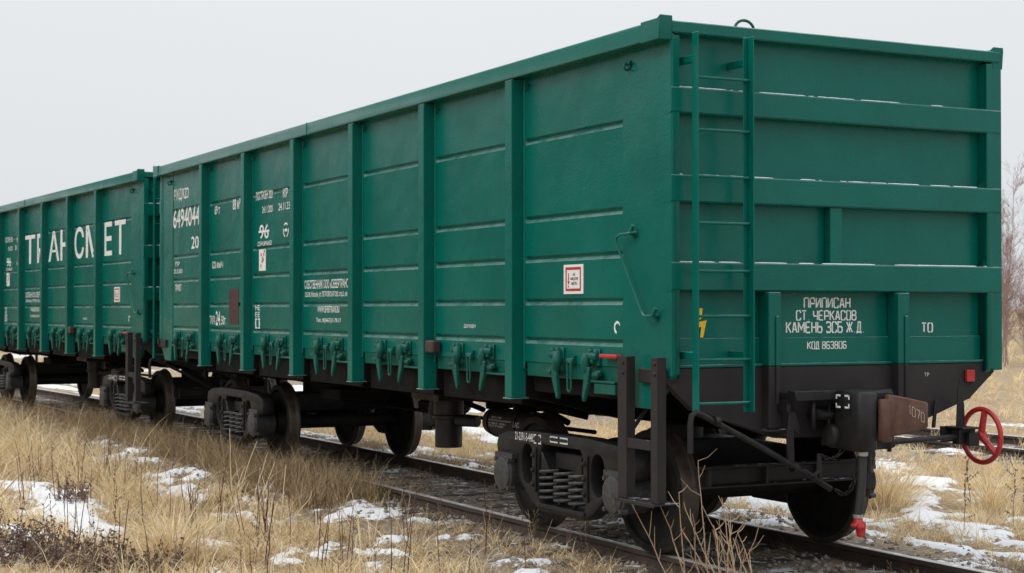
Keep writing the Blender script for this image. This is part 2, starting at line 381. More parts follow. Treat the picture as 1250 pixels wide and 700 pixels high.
xs = np.concatenate([np.geomspace(600, 27, 40)*-1, np.arange(-26.5, -12, .14), np.arange(-12, 3.5, .07), np.arange(3.5, 14, .35), np.geomspace(14, 300, 22)])
ys = np.concatenate([np.geomspace(300, 9, 30)*-1, np.arange(-8.6, 7.5, .07), np.arange(7.5, 14, .2), np.geomspace(14, 600, 60)])
GX, GY = np.meshgrid(xs, ys, indexing='ij'); GZ = ground_z(GX, GY)
nx, ny = len(xs), len(ys)
def grid_mesh(name, co, faces, nper):
    me = bpy.data.meshes.new(name); me.vertices.add(len(co)); me.vertices.foreach_set('co', np.ascontiguousarray(co, np.float32).ravel())
    nf = len(faces); me.loops.add(nf*nper); me.polygons.add(nf)
    me.loops.foreach_set('vertex_index', np.ascontiguousarray(faces, np.int32).ravel())
    me.polygons.foreach_set('loop_start', np.arange(nf, dtype=np.int32)*nper)
    me.update(calc_edges=True); return me
ii, jj = np.meshgrid(np.arange(nx-1), np.arange(ny-1), indexing='ij'); ii = ii.ravel(); jj = jj.ravel()
F = np.stack([ii*ny+jj, (ii+1)*ny+jj, (ii+1)*ny+jj+1, ii*ny+jj+1], 1)
gm = grid_mesh('ground', np.stack([GX.ravel(), GY.ravel(), GZ.ravel()], 1), F, 4)
at = gm.attributes.new('snow', 'FLOAT', 'POINT'); at.data.foreach_set('value', np.clip(snow_at(GX, GY), -1, 1).ravel().astype(np.float32))
TY = np.abs(GY-track_y(GX)); bed = np.maximum(1-sstep(1.3, 2.6, TY), 1-sstep(1.3, 2.3, np.abs(GY-9.4)))
at = gm.attributes.new('bed', 'FLOAT', 'POINT'); at.data.foreach_set('value', bed.ravel().astype(np.float32))
gm.polygons.foreach_set('use_smooth', [True]*len(gm.polygons))
gmat, n, b = newmat('winter_ground')
a1 = n.nodes.new('ShaderNodeAttribute'); a1.attribute_name = 'snow'; a2 = n.nodes.new('ShaderNodeAttribute'); a2.attribute_name = 'bed'
t_f = tex(n, 38, 8, .7, stretch=(1, .35, 1)); t_m = tex(n, 3.2, 5); t_c = tex(n, .5, 3)
litter = ramp(n, t_f.outputs['Fac'], [(.26, (.10, .072, .045)), (.42, (.27, .20, .125)), (.56, (.46, .35, .22)), (.75, (.62, .50, .34))]).outputs[0]
litter = mixrgb(n, maprange(n, t_m.outputs['Fac'], .42, .68, 0, .5), litter, (.17, .13, .085))
vo = n.nodes.new('ShaderNodeTexVoronoi'); vo.inputs['Scale'].default_value = 22; tcn = n.nodes.new('ShaderNodeTexCoord'); n.links.new(tcn.outputs['Object'], vo.inputs['Vector'])
vsep = n.nodes.new('ShaderNodeSeparateColor'); n.links.new(vo.outputs['Color'], vsep.inputs[0])
grav = ramp(n, vsep.outputs[0], [(0, (.14, .115, .095)), (.5, (.26, .22, .185)), (1, (.38, .34, .30))]).outputs[0]
grav = mixrgb(n, maprange(n, t_f.outputs['Fac'], .44, .60, 0, .8), grav, (.30, .23, .15))
soil = mixrgb(n, a2.outputs['Fac'], litter, grav)
sn = math2(n, 'ADD', a1.outputs['Fac'], math2(n, 'MULTIPLY', math2(n, 'SUBTRACT', tex(n, 9, 9, .74).outputs['Fac'], .5), 3.6))
sf = maprange(n, sn, .05, .30)
cc = mixrgb(n, sf, soil, mixrgb(n, t_m.outputs['Fac'], (.82, .84, .875), (.72, .74, .775)))
n.links.new(cc, b.inputs['Base Color']); b.inputs['Roughness'].default_value = .9; b.inputs['Specular IOR Level'].default_value = .2
bh = math2(n, 'ADD', math2(n, 'MULTIPLY', t_f.outputs['Fac'], maprange(n, sf, 0, 1, 1, .15)), math2(n, 'MULTIPLY', sf, .6))
bump(n, b, bh, .8, .03)
gm.materials.append(gmat)
g = mesh_obj('ground', gm); tag(g, kind='structure')

# ------------------------------------------------------------------ railway tracks
RAILP = [(-.075, -.18), (.075, -.18), (.075, -.165), (.015, -.145), (.010, -.05), (.036, -.04), (.037, -.004), (.028, 0), (-.028, 0), (-.037, -.004), (-.036, -.04), (-.010, -.05), (-.015, -.145), (-.075, -.165)]
def rail_mesh(name, cfun, off, x0, x1, parent, step=1.):
    mb = MB(); k = len(RAILP); X = np.arange(x0, x1+.01, step)
    for x in X:
        c = float(cfun(x)) + off
        mb.v += [(x, c+p[0], p[1]) for p in RAILP]
    for i in range(len(X)-1):
        for j in range(k):
            mb.f.append([i*k+j, i*k+(j+1) % k, (i+1)*k+(j+1) % k, (i+1)*k+j]); mb.mi.append(1 if 6 <= j <= 8 else 0)
    return mb.build(name, [M['rail_side'], M['rail_top']], parent, smooth=25)
def make_track(cfun, x0, x1, label, nsl, sx0):
    t = empty('railway_track', (0, 0, 0)); tag(t, label, 'railway track', 'railway tracks')
    for s in (-.797, .797): rail_mesh('rail', cfun, s, x0, x1, t)
    me = MB().box(-.12, .12, -1.35, 1.35, -.30, -.118).mesh('sleeper', M['sleeper'], .012)
    for i in range(nsl):
        x = sx0-i*.6; o = mesh_obj('sleeper', me, t); o.location = (x, float(cfun(x))+random.uniform(-.04, .04), random.uniform(-.012, .0)); o.rotation_euler = (0, 0, random.uniform(-.02, .02))
    return t
make_track(track_y, -70, 9, 'rusty railway track half buried in gravel under the two wagons', 76, 6.)
make_track(lambda x: 9.4, -70, 20, 'empty railway track running through the snowy grass beyond the wagons', 60, 8.)

# ballast stones between and beside the rails: uncountable
def stones():
    N = 5200; mb_v = []; mb_f = []
    x = RNG.uniform(-16, 3, N); y = RNG.normal(0, 1.25, N); y = np.where(np.abs(y) > 2.6, RNG.uniform(-2, 2, N), y)+track_y(x)
    base = np.array([(1, 0, 0), (-1, 0, 0), (0, 1, 0), (0, -1, 0), (0, 0, 1), (0, 0, -1)], float)
    fc = np.array([(0, 2, 4), (2, 1, 4), (1, 3, 4), (3, 0, 4), (2, 0, 5), (1, 2, 5), (3, 1, 5), (0, 3, 5)])
    r = RNG.uniform(.014, .034, N); z = ground_z(x, y)
    P = base[None]*RNG.uniform(.6, 1.25, (N, 6, 1)); P += RNG.normal(0, .12, P.shape)
    a = RNG.uniform(0, 2*PI, N); c, s = np.cos(a)[:, None], np.sin(a)[:, None]
    Q = np.stack([P[..., 0]*c-P[..., 1]*s, P[..., 0]*s+P[..., 1]*c, P[..., 2]*.75], 2)*r[:, None, None]
    Q += np.stack([x, y, z+r*.3], 1)[:, None]
    Fs = (fc[None]+(np.arange(N)*6)[:, None, None]).reshape(-1, 3)
    me = grid_mesh('gravel', Q.reshape(-1, 3), Fs, 3); me.materials.append(M['stone'])
    tag(mesh_obj('gravel', me), kind='stuff')
stones()

# ------------------------------------------------------------------ gondola wagon
YP, YO = 1.46, 1.567            # side panel plane and outermost width
LEN = 13.19; ZT = 3.89
POSTS = [-2.28-1.727*i for i in range(6)]
RIBS = (3.235, 2.605, 2.285, 1.945, 1.64)
EDGE_IN = .645                  # corner sheet width along the side

def side_wall(sgn, parent):
    mb = MB()
    xsn = [0-.02]+POSTS+[-LEN+.02]
    for k in range(7):
        xa, xb = xsn[k+1], xsn[k]
        g0 = xa+(.10 if k < 6 else EDGE_IN+.0); g1 = xb-(.10 if k > 0 else EDGE_IN)
        cols = [(xa, 0), (g0, 0), (g0+.012, 1), (g1-.012, 1), (g1, 0), (xb, 0)]
        rows = [(1.46, 0)]
        for z in sorted(RIBS): rows += [(z-.058, 0), (z-.036, 2), (z-.010, 1), (z+.004, 1), (z+.020, 0)]
        rows += [(3.76, 0)]
        vs = []
        for x, cx in cols:
            for z, rz in rows: vs.append((x, sgn*(YP-(0 if not cx else .024 if rz == 1 else -.0012 if rz == 2 else 0)), z))
        nr = len(rows)
        mb.add(vs, [(i*nr+j, (i+1)*nr+j, (i+1)*nr+j+1, i*nr+j+1) for i in range(5) for j in range(nr-1)])
        mb.add([(xa, sgn*(YP-.06), 1.40), (xb, sgn*(YP-.06), 1.40), (xb, sgn*(YP-.06), 3.76), (xa, sgn*(YP-.06), 3.76)], [(0, 3, 2, 1)])
        mb.add([(xa, sgn*YP, 1.46), (xb, sgn*YP, 1.46), (xb, sgn*(YP-.06), 1.40), (xa, sgn*(YP-.06), 1.40)], [(0, 3, 2, 1)])
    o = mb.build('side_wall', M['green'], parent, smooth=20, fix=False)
    bm = bmesh.new(); bm.from_mesh(o.data); bmesh.ops.remove_doubles(bm, verts=bm.verts, dist=.0005)
    for f in bm.faces:
        c = f.calc_center_median(); want = -1 if abs(c.y) < YP-.055 else 1
        if f.normal.y*sgn*want < -1e-4: f.normal_flip()
    bm.to_mesh(o.data); bm.free(); return o

def post_mesh():
    mb = MB(); z0, z1 = 1.165, 3.735
    sec = [(-.066, -YP+.002), (-.060, -YO), (.060, -YO), (.066, -YP+.002)]
    mb.prism(sec, 'z', z0, z1)
    mb.box(-.098, -.067, -YP-.010, -YP+.006, 1.40, z1); mb.box(.067, .098, -YP-.010, -YP+.006, 1.40, z1)
    mb.box(-.0655, .0655, -YP+.0, -YP+.12, z0, 1.40)
    mb.prism([(-.074, -YP+.05), (-.070, -YO-.014), (.070, -YO-.014), (.074, -YP+.05)], 'z', z0-.012, z0-.001)
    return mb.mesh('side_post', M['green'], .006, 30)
def hook_mesh():
    mb = MB(); mb.torus((0, -.03, 0), .032, .011, 'x', 18, 8); mb.box(-.03, .03, -.012, 0, -.005, .06)
    mb.cyl((-.045, -.02, .03), (.045, -.02, .03), .013, n=10)
    return mb.mesh('lashing_ring', M['dark_green'], 0)
def latch_mesh(m):
    """cast hatch latch: bracket with bolts on the sill, body arm and pointed claw hanging below (m mirrors it)"""
    mb = MB()
    mb.box(-.11, .10, -.022, 0, -.02, .115)
    for x, z in ((-.075, .085), (.02, .09), (-.02, .02), (.07, .035)):
        mb.lathe([(.0, -.062), (.018, -.060), (.026, -.048), (.028, -.02)], (x, 0, z), 'y', 12)
    mb.tube([(-.105, -.04, .055), (.09, -.05, .06)], [.03, .034], 10)
    mb.tube([(.05, -.05, .075), (.065, -.065, .0), (.04, -.06, -.07)], [.045, .05, .036], 10)
    claw = [(-.02, -.03), (.075, -.03), (.085, -.14), (.115, -.26), (.105, -.30), (.085, -.30), (.0, -.15)]
    mb.prism([(x-.01, z) for x, z in claw], 'y', -.085, -.045)
    mb.prism([(-.16, -.055), (.02, -.055), (.02, -.12), (-.10, -.12), (-.16, -.095)], 'y', -.05, -.012)
    mb.box(-.165, -.06, -.075, -.05, -.10, -.068)
    if m: mb.v = [(-x, y, z) for x, y, z in mb.v]
    return mb.mesh('hatch_latch', M['dark_green'], .006, 40)
def loop_mesh():
    mb = MB(); pts = []
    for k in range(25):
        a = 2*PI*k/24; pts.append((.028*math.cos(a), -.035, -.11+(.085 if math.sin(a) > 0 else -.085)+.028*math.sin(a)))
    mb.tube(pts, .009, 8, caps=False); mb.tube([(-.05, -.02, .01), (.05, -.02, .01)], .022, 10); mb.box(-.045, .045, -.02, 0, -.02, .05)
    return mb.mesh('hatch_shackle', M['dark_green'], 0)

def make_bogie(parent, cx):
    bo = empty('bogie', (cx, 0, 0), 0, parent)
    for s in (-1, 1):
        outline = [(-1.16, .70), (-1.13, .78), (-.95, .83), (-.45, .86), (.45, .86), (.95, .83), (1.13, .78), (1.16, .70), (1.13, .60), (1.07, .57),
                   (1.05, .615), (.80, .615), (.78, .47), (.70, .40), (.52, .27), (.36, .20), (-.36, .20), (-.52, .27), (-.70, .40), (-.78, .47), (-.80, .615), (-1.05, .615), (-1.07, .57), (-1.13, .60)]
        mid = [(-.37, .275), (.37, .275), (.395, .33), (.375, .66), (.31, .755), (-.31, .755), (-.375, .66), (-.395, .33)]
        wl = ellipse(-.585, .575, .105, .165, 20, 2.4); wr = ellipse(.585, .575, .105, .165, 20, 2.4)
        fr = extr2d('side_frame', [outline, mid, wl, wr], s*1.0, s*1.15, M['iron'], bo, .018)
        mb = MB()
        mb.box(-.40, .40, min(s*1.02, s*1.17), max(s*1.02, s*1.17), .235, .27)
        mb.build('spring_plank', M['iron'], bo, .006)
        for x in (-.43, .43):
            mb = MB(); mb.box(x-.03, x+.03, min(s*1.14, s*1.172), max(s*1.14, s*1.172), .36, .72)
            for z in (.42, .54, .66): mb.lathe([(0, s*1.195), (.02, s*1.193), (.022, s*1.17)], (x, 0, z), 'y', 10)
            mb.build('wear_plate', M['iron'], bo, .006)
        for x in (-.925, .925):
            a = MB()
            a.lathe([(0, s*1.232), (.122, s*1.230), (.140, s*1.222), (.145, s*1.205), (.160, s*1.203), (.164, s*1.185), (.155, s*1.165), (.150, s*.95)], (x, 0, .468), 'y', 36)
            for k in range(4):
                an = PI/4+PI*k/2; a.lathe([(0, s*1.228), (.020, s*1.225), (.024, s*1.19), (.03, s*1.165)], (x+.166*math.cos(an), 0, .468+.166*math.sin(an)), 'y', 9)
            a.box(x-.16, x+.16, min(s*.98, s*1.20), max(s*.98, s*1.20), .60, .645)
            a.build('axle_box', M['cap'], bo, .0, 40)
        for x in (-.245, .0, .245):
            sp = MB(); pts = []; T = 5.0
            for k in range(int(T*14)+1):
                q = k/14.; pts.append((x+.105*math.cos(2*PI*q), s*1.09+.10*math.sin(2*PI*q), .285+q*.27/T))
            sp.tube(pts, .0135, 7); sp.build('spring', M['cap'], bo, 0, 50)
        for x in (-1, 1):
            fw = MB(); fw.prism([(x*.20, .56), (x*.335, .70), (x*.335, .50), (x*.25, .50)], 'y', s*1.03, s*1.15)
            fw.build('friction_wedge', M['iron'], bo, .006)
    bs = MB(); bs.prism([(-1.07, .56), (1.07, .56), (1.07, .70), (.5, .80), (-.5, .80), (-1.07, .70)], 'x', -.235, .235)
    bs.cyl((0, 0, .79), (0, 0, .93), .2); bs.build('bolster', M['iron'], bo, .012)
    for x in (-.925, .925):
        ax = MB(); ax.cyl((x, -1.14, .478), (x, 1.14, .478), .085, n=20); ax.build('axle', M['wheel'], bo)
        for s in (-1, 1):
            w = MB(); y = .76*s
            prof = [(.10, -.03), (.14, -.03), (.155, .0), (.27, .045), (.395, .03), (.405, -.005), (.455, -.012), (.49, -.010), (.503, .004), (.500, .020), (.484, .034), (.4785, .045), (.472, .115), (.465, .125), (.41, .128), (.40, .10), (.27, .09), (.16, .06), (.15, .15), (.10, .15)]
            w.lathe([(r, y+s*h) for r, h in prof], (x, 0, .478), 'y', 64, True)
            for i, f in enumerate(w.f):
                c = sum((Vector(w.v[j]) for j in f), Vector())/4; rr = math.hypot(c.x-x, c.z-.478)
                w.mi[i] = 1 if rr > .462 else 0
            w.build('wheel', [M['wheel'], M['tread']], bo, 0, 40)
    for x in (-1, 1):
        bb = MB(); xx = x*.36
        bb.prism([(-.86, .36), (.86, .36), (.86, .44), (.62, .47), (-.62, .47), (-.86, .44)], 'x', xx-.04, xx+.04)
        bb.tube([(xx, -.80, .41), (xx-x*.26, 0, .45), (xx, .80, .41)], .022, 8)
        for s in (-1, 1): bb.box(min(xx+x*.02, xx+x*.09), max(xx+x*.02, xx+x*.09), s*.79-.045, s*.79+.045, .30, .58)
        bb.box(min(xx-x*.3, xx+x*.02), max(xx-x*.3, xx+x*.02), -.03, .03, .38, .50)
        bb.build('brake_beam', M['iron'], bo, .006)
    if cx > -5:
        eb = MB(); eb.prism([(1.435, .545), (1.515, .545), (1.515, .56), (1.45, .57), (1.45, .68), (1.515, .69), (1.515, .705), (1.435, .705)], 'y', -.80, .72)
        for q in (-.72, -.2, .3): eb.box(1.40, 1.516, q-.012, q+.012, .56, .69)
        for q in (-.70, .62): eb.box(1.0, 1.436, q-.03, q+.03, .60, .66)
        eb.build('end_beam', M['black'], bo, .004)
    return bo

def make_coupler(parent, x0, sg):
    """automatic knuckle coupler; sg = +1 for the near end, -1 for the far one"""
    R = (lambda v: (x0+sg*v[0], sg*v[1], v[2]))
    c = empty('coupler', (0, 0, 0), 0, parent)
    def fin(mb, name, mat, bev=.012, sm=40):
        mb.v = [R(v) for v in mb.v]; return mb.build(name, mat, c, bev, sm)
    h = MB()
    # head: a deep pocket housing, small tooth at the left, seen from the side as a tall block
    plan = [(.10, -.13), (.22, -.25), (.50, -.27), (.53, -.24), (.52, -.11), (.40, -.06), (.39, .06), (.44, .10), (.40, .13), (.22, .12), (.12, .10)]
    h.prism(plan, 'z', .885, 1.305)
    fin(h, 'head', M['iron'], .02)
    t = MB(); plan = [(.42, .065), (.50, -.03), (.552, -.03), (.575, .03), (.60, .10), (.60, .275), (.57, .29), (.42, .27), (.34, .16), (.35, .11)]
    lower = [(v[0], v[1]) for v in plan]
    n0 = len(plan); vs = []
    for p in plan:
        k = min(1, max(0, (p[1]+.03)/.32)); vs.append((p[0], p[1], .985+.06*k))
    for p in plan:
        k = min(1, max(0, (p[1]+.03)/.32)); vs.append((p[0], p[1], 1.285-.065*k))
    t.add(vs, [list(range(n0))[::-1], list(range(n0, 2*n0))]+[(i, (i+1) % n0, n0+(i+1) % n0, n0+i) for i in range(n0)])
    fin(t, 'tooth', M['rust'], .010)
    k = MB(); k.prism([(.50, -.10), (.548, -.09), (.556, -.02), (.52, .02), (.48, .0)], 'z', .95, 1.25); fin(k, 'lock', M['rust'], .01)
    s = MB(); s.prism([(-.11, .96), (.11, .96), (.13, 1.0), (.13, 1.15), (.11, 1.19), (-.11, 1.19), (-.13, 1.15), (-.13, 1.0)], 'x', -.7, .16)
    s.tube([(.14, -.18, 1.12), (.06, -.26, 1.13), (-.02, -.26, 1.12), (-.05, -.2, 1.10)], .045, 10)
    s.lathe([(0, -.30), (.07, -.295), (.085, -.27), (.085, -.12)], (.20, 0, .98), 'y', 20)
    fin(s, 'shank', M['iron'], .01)
    y = MB(); y.box(.0, .20, -.34, .30, 1.245, 1.30); y.box(.15, .25, -.61, -.262, 1.235, 1.305); y.tube([(.2, -.42, 1.24), (.2, -.42, 1.10), (.18, -.40, 1.04)], .018, 8); y.box(.0, .15, -.59, -.47, 1.24, 1.29)
    for yy in (-.22, .2): y.tube([(.13, yy, 1.26), (.12, yy, 1.0), (.10, yy*.9, .93)], .016, 8)
    y.box(.05, .16, -.24, .22, .90, .945)
    fin(y, 'centring_beam', M['iron'], .008)
    return c

def lever_parts(parent):
    """uncoupling rod with crank handle and hanging bracket on the near end"""
    r = MB()
    r.tube([(.16, -1.43, .90), (.16, -1.43, 1.10), (.16, -1.42, 1.155), (.16, -1.385, 1.175), (.16, -1.33, 1.155), (.17, -.85, .92), (.18, -.42, .695), (.19, -.26, .60)], .021, 10)
    r.tube([(.18, -.50, .745), (.20, -.42, .70), (.20, -.375, .74), (.20, -.37, .86)], .018, 8)
    for q in (-1.22, -.56): r.lathe([(.034, -.02), (.034, .02)], (.165, q, .92-(q+.85)*.52), 'y', 14)
    r.build('uncoupling_rod', M['iron'], parent)
    b = MB(); b.prism([(-.60, .74), (-.545, .74), (-.55, 1.0), (-.535, 1.20), (-.58, 1.22), (-.61, 1.0)], 'x', .13, .15)
    b.prism([(-.56, 1.03), (-.51, 1.0), (-.50, 1.05), (-.54, 1.16)], 'x', .13, .15); b.box(-.0, .15, -.61, -.54, 1.15, 1.22)
    b.build('rod_bracket', M['iron'], parent, .004)
    ch = MB(); p0 = Vector((.20, -.36, .85)); p1 = Vector((.22, -.17, .56)); p2 = Vector((.34, -.10, 1.02))
    pts = []
    for i in range(9): t = i/8.; pts.append(p0.lerp(Vector((.30, -.16, 1.0)), t)+Vector((0, 0, -.09*math.sin(PI*t))))
    link(ch, pts)
    pts = []
    for i in range(13):
        t = i/12.; q = Vector((.22, -.24, .60))*(1-t)**2+Vector((.24, -.08, .44))*2*t*(1-t)+p2*t*t; pts.append(q)
    link(ch, pts); ch.build('chain', M['iron'], parent, 0)
def link(mb, pts):
    for i in range(len(pts)-1):
        a, b = pts[i], pts[i+1]; m = (a+b)/2; t = (b-a); L_ = t.length*.68; t.normalize()
        s = Vector((0, 1, 0)) if i % 2 else Vector((1, 0, .2)); s = (s-t*s.dot(t)).normalized(); q = []
        for k in range(13):
            an = 2*PI*k/12; q.append(m+t*L_*math.cos(an)+s*.016*math.sin(an))
        mb.tube(q, .0058, 6, caps=False)

def hose(parent, y, x, sg, lean):
    h = MB(); R = lambda v: (v[0], v[1], v[2])
    pts = [(x-.10*sg, y, .93), (x-.02*sg, y, .90), (x+.01*sg, y, .84), (x+.015*sg, y+lean*.25, .68), (x+.01*sg, y+lean*.6, .54), (x, y+lean, .43)]
    h.tube(pts, [.026, .029, .031, .031, .031, .029], 14); o = h.build('brake_hose', M['rubber'], parent)
    c = MB(); c.cyl((x+.01*sg, y, .855), (x+.012*sg, y, .885), .040, n=16); c.cyl((x, y+lean, .42), (x, y+lean, .445), .036, n=16); c.build('clamp', M['steel'], o)
    e = MB(); e.tube([(x, y+lean, .42), (x+.005, y+lean, .375), (x+.03*sg, y+lean+.01, .34)], [.030, .036, .026], 12)
    e.prism([(y+lean-.06, .37), (y+lean-.01, .41), (y+lean+.05, .39), (y+lean+.045, .30), (y+lean+.0, .285), (y+lean-.015, .35)], 'x', x-.02, x+.03)
    e.build('hose_head', M['red'], o, .006)

def end_wall(parent, sg, x0):
    """one end of the body; x0 its outer face, sg the outward direction along x"""
    X = lambda d: x0+sg*d
    def bx(mb, d0, d1, y0, y1, z0, z1): mb.box(min(X(d0), X(d1)), max(X(d0), X(d1)), y0, y1, z0, z1)
    def prx(mb, poly, d0, d1): mb.prism(poly, 'x', min(X(d0), X(d1)), max(X(d0), X(d1)))
    w = MB(); bx(w, -.16, -.10, -1.47, 1.47, 1.475, 3.80)
    bx(w, -.1, -.08, -1.46, 1.46, 1.475, 1.675); bx(w, -.12, -.045, -1.46, 1.46, 1.470, 1.490)
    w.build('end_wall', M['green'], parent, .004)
    def beam(z0, z1):
        m = MB(); y0, y1 = -1.478*1, 1.545
        if sg < 0: y0, y1 = -1.478, 1.478
        sec = [(X(-.1), z0-.004), (X(-.004), z0), (X(.006), z0+.010), (X(.006), z1-.010), (X(-.002), z1), (X(-.1), z1+.006)]
        m.prism(sec, 'y', y0, y1); m.build('end_beam', M['green'], parent, 0, 12)
    for z0, z1 in ((3.235, 3.415), (2.62, 2.81), (2.005, 2.205)): beam(z0, z1)
    for zt in (3.418, 2.813, 2.208):
        sn = MB(); ys_ = np.arange(-1.46, 1.535, .012); hh = np.clip((fbm(ys_+zt*9, ys_*0+zt, 9., 4, 7)-.38)*.025, 0, .004)*(1-.0*ys_); d0 = -.075
        for i_, (q, h_) in enumerate(zip(ys_, hh)): sn.v += [(X(-.055), q, zt-.002), (X(-.03), q, zt+h_), (X(-.012), q, zt+h_*.8), (X(-.004), q, zt-.004)]
        for i_ in range(len(ys_)-1):
            if hh[i_] > .0015 or hh[i_+1] > .0015:
                for j_ in range(3): sn.f.append([4*i_+j_, 4*i_+j_+1, 4*i_+j_+5, 4*i_+j_+4]); sn.mi.append(0)
        sn.build('snow_crust', M['snow'], parent, 0, 60)
    t = MB(); bx(t, -.17, .012, -1.47, 1.535 if sg > 0 else 1.47, 3.785, 3.868); t.build('top_rail', M['green'], parent, .008)
    for y in (-.627, .55):
        u = MB(); prx(u, [(y-.055, 1.055), (y+.055, 1.055), (y+.055, 2.0), (y-.055, 2.0)], -.09, .035)
        for f in range(len(u.f)): u.mi[f] = 0
        u.v = [(a, b, c) for a, b, c in u.v]
        # painted green above the sill line, black below
        g_, k_ = MB(), MB()
        prx(g_, [(y-.055, 1.475), (y+.055, 1.475), (y+.055, 2.0), (y-.055, 2.0)], -.09, .035); bx(g_, .036, .05, y+.0, y+.03, 1.475, 1.83)
        prx(k_, [(y-.055, 1.03), (y+.055, 1.03), (y+.055, 1.474), (y-.055, 1.474)], -.09, .035); bx(k_, .036, .05, y+.0, y+.03, 1.20, 1.474)
        bx(k_, -.05, .085, y-.13, y+.12, 1.012, 1.028)
        o = g_.build('end_upright', M['green'], parent, .006); k_.build('upright_foot', M['black'], o, .006)
    u = MB(); prx(u, [(-.09, 2.21), (.02, 2.21), (.02, 2.62), (-.09, 2.62)], -.09, -.02); u.build('end_upright', M['green'], parent, .006)
    # black end sill under the body
    s = MB(); prx(s, [(-1.52, 1.468), (-1.52, 1.395), (-1.27, 1.175), (-.55, .955), (.55, .955), (1.27, 1.195), (1.52, 1.395), (1.52, 1.468)], -.12, -.05)
    bx(s, -.40, -.06, -1.50, 1.50, 1.36, 1.46); s.build('end_sill', M['black'], parent, .006)
    for y in (-1, 1):
        f = MB(); yy = y*1.44
        ya, yb = (1.455, 1.562) if y > 0 else (-1.475, -1.445)
        if sg < 0: ya, yb = (1.445, 1.475) if y > 0 else (-1.475, -1.445)
        prx(f, [(ya, 1.41), (yb, 1.41), (yb, 3.784), (ya, 3.784)], -.11, -.006)
        f.build('corner_post', M['green'], parent, .006)
        c = MB()   # folded sheet round the corner along the side
        xi = X(-EDGE_IN); poly = [(X(0.0), 3.77), (X(-.0), 1.43), (X(-.08), 1.37), (X(-.26), 1.175), (X(-.56), 1.175), (X(-.60), 1.44), (xi, 1.455), (xi, 3.77)]
        c.prism(poly, 'y', y*(YP-.055), y*(YP+.006)); 
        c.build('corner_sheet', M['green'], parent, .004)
        g_ = MB()  # gusset box closing the chord at the corner
        g_.prism([(X(-.245), 3.884), (X(-.03), 3.884), (X(.006), 3.905), (X(.008), 3.87), (X(-.005), 3.735), (X(-.245), 3.735)], 'y', y*(YO-.10), y*(YO+.006)) 
        g_.build('corner_gusset', M['green'], parent, .005)
        rr = mesh_obj('lashing_ring', HOOK, parent); rr.scale = (.75,)*3; rr.location = (X(-.56), y*(YP+.008), 3.62); rr.rotation_euler = (0, 0, 0 if y < 0 else PI)

HOOK = hook_mesh(); POST = post_mesh(); LATA = latch_mesh(False); LATB = latch_mesh(True); SHACK = loop_mesh()

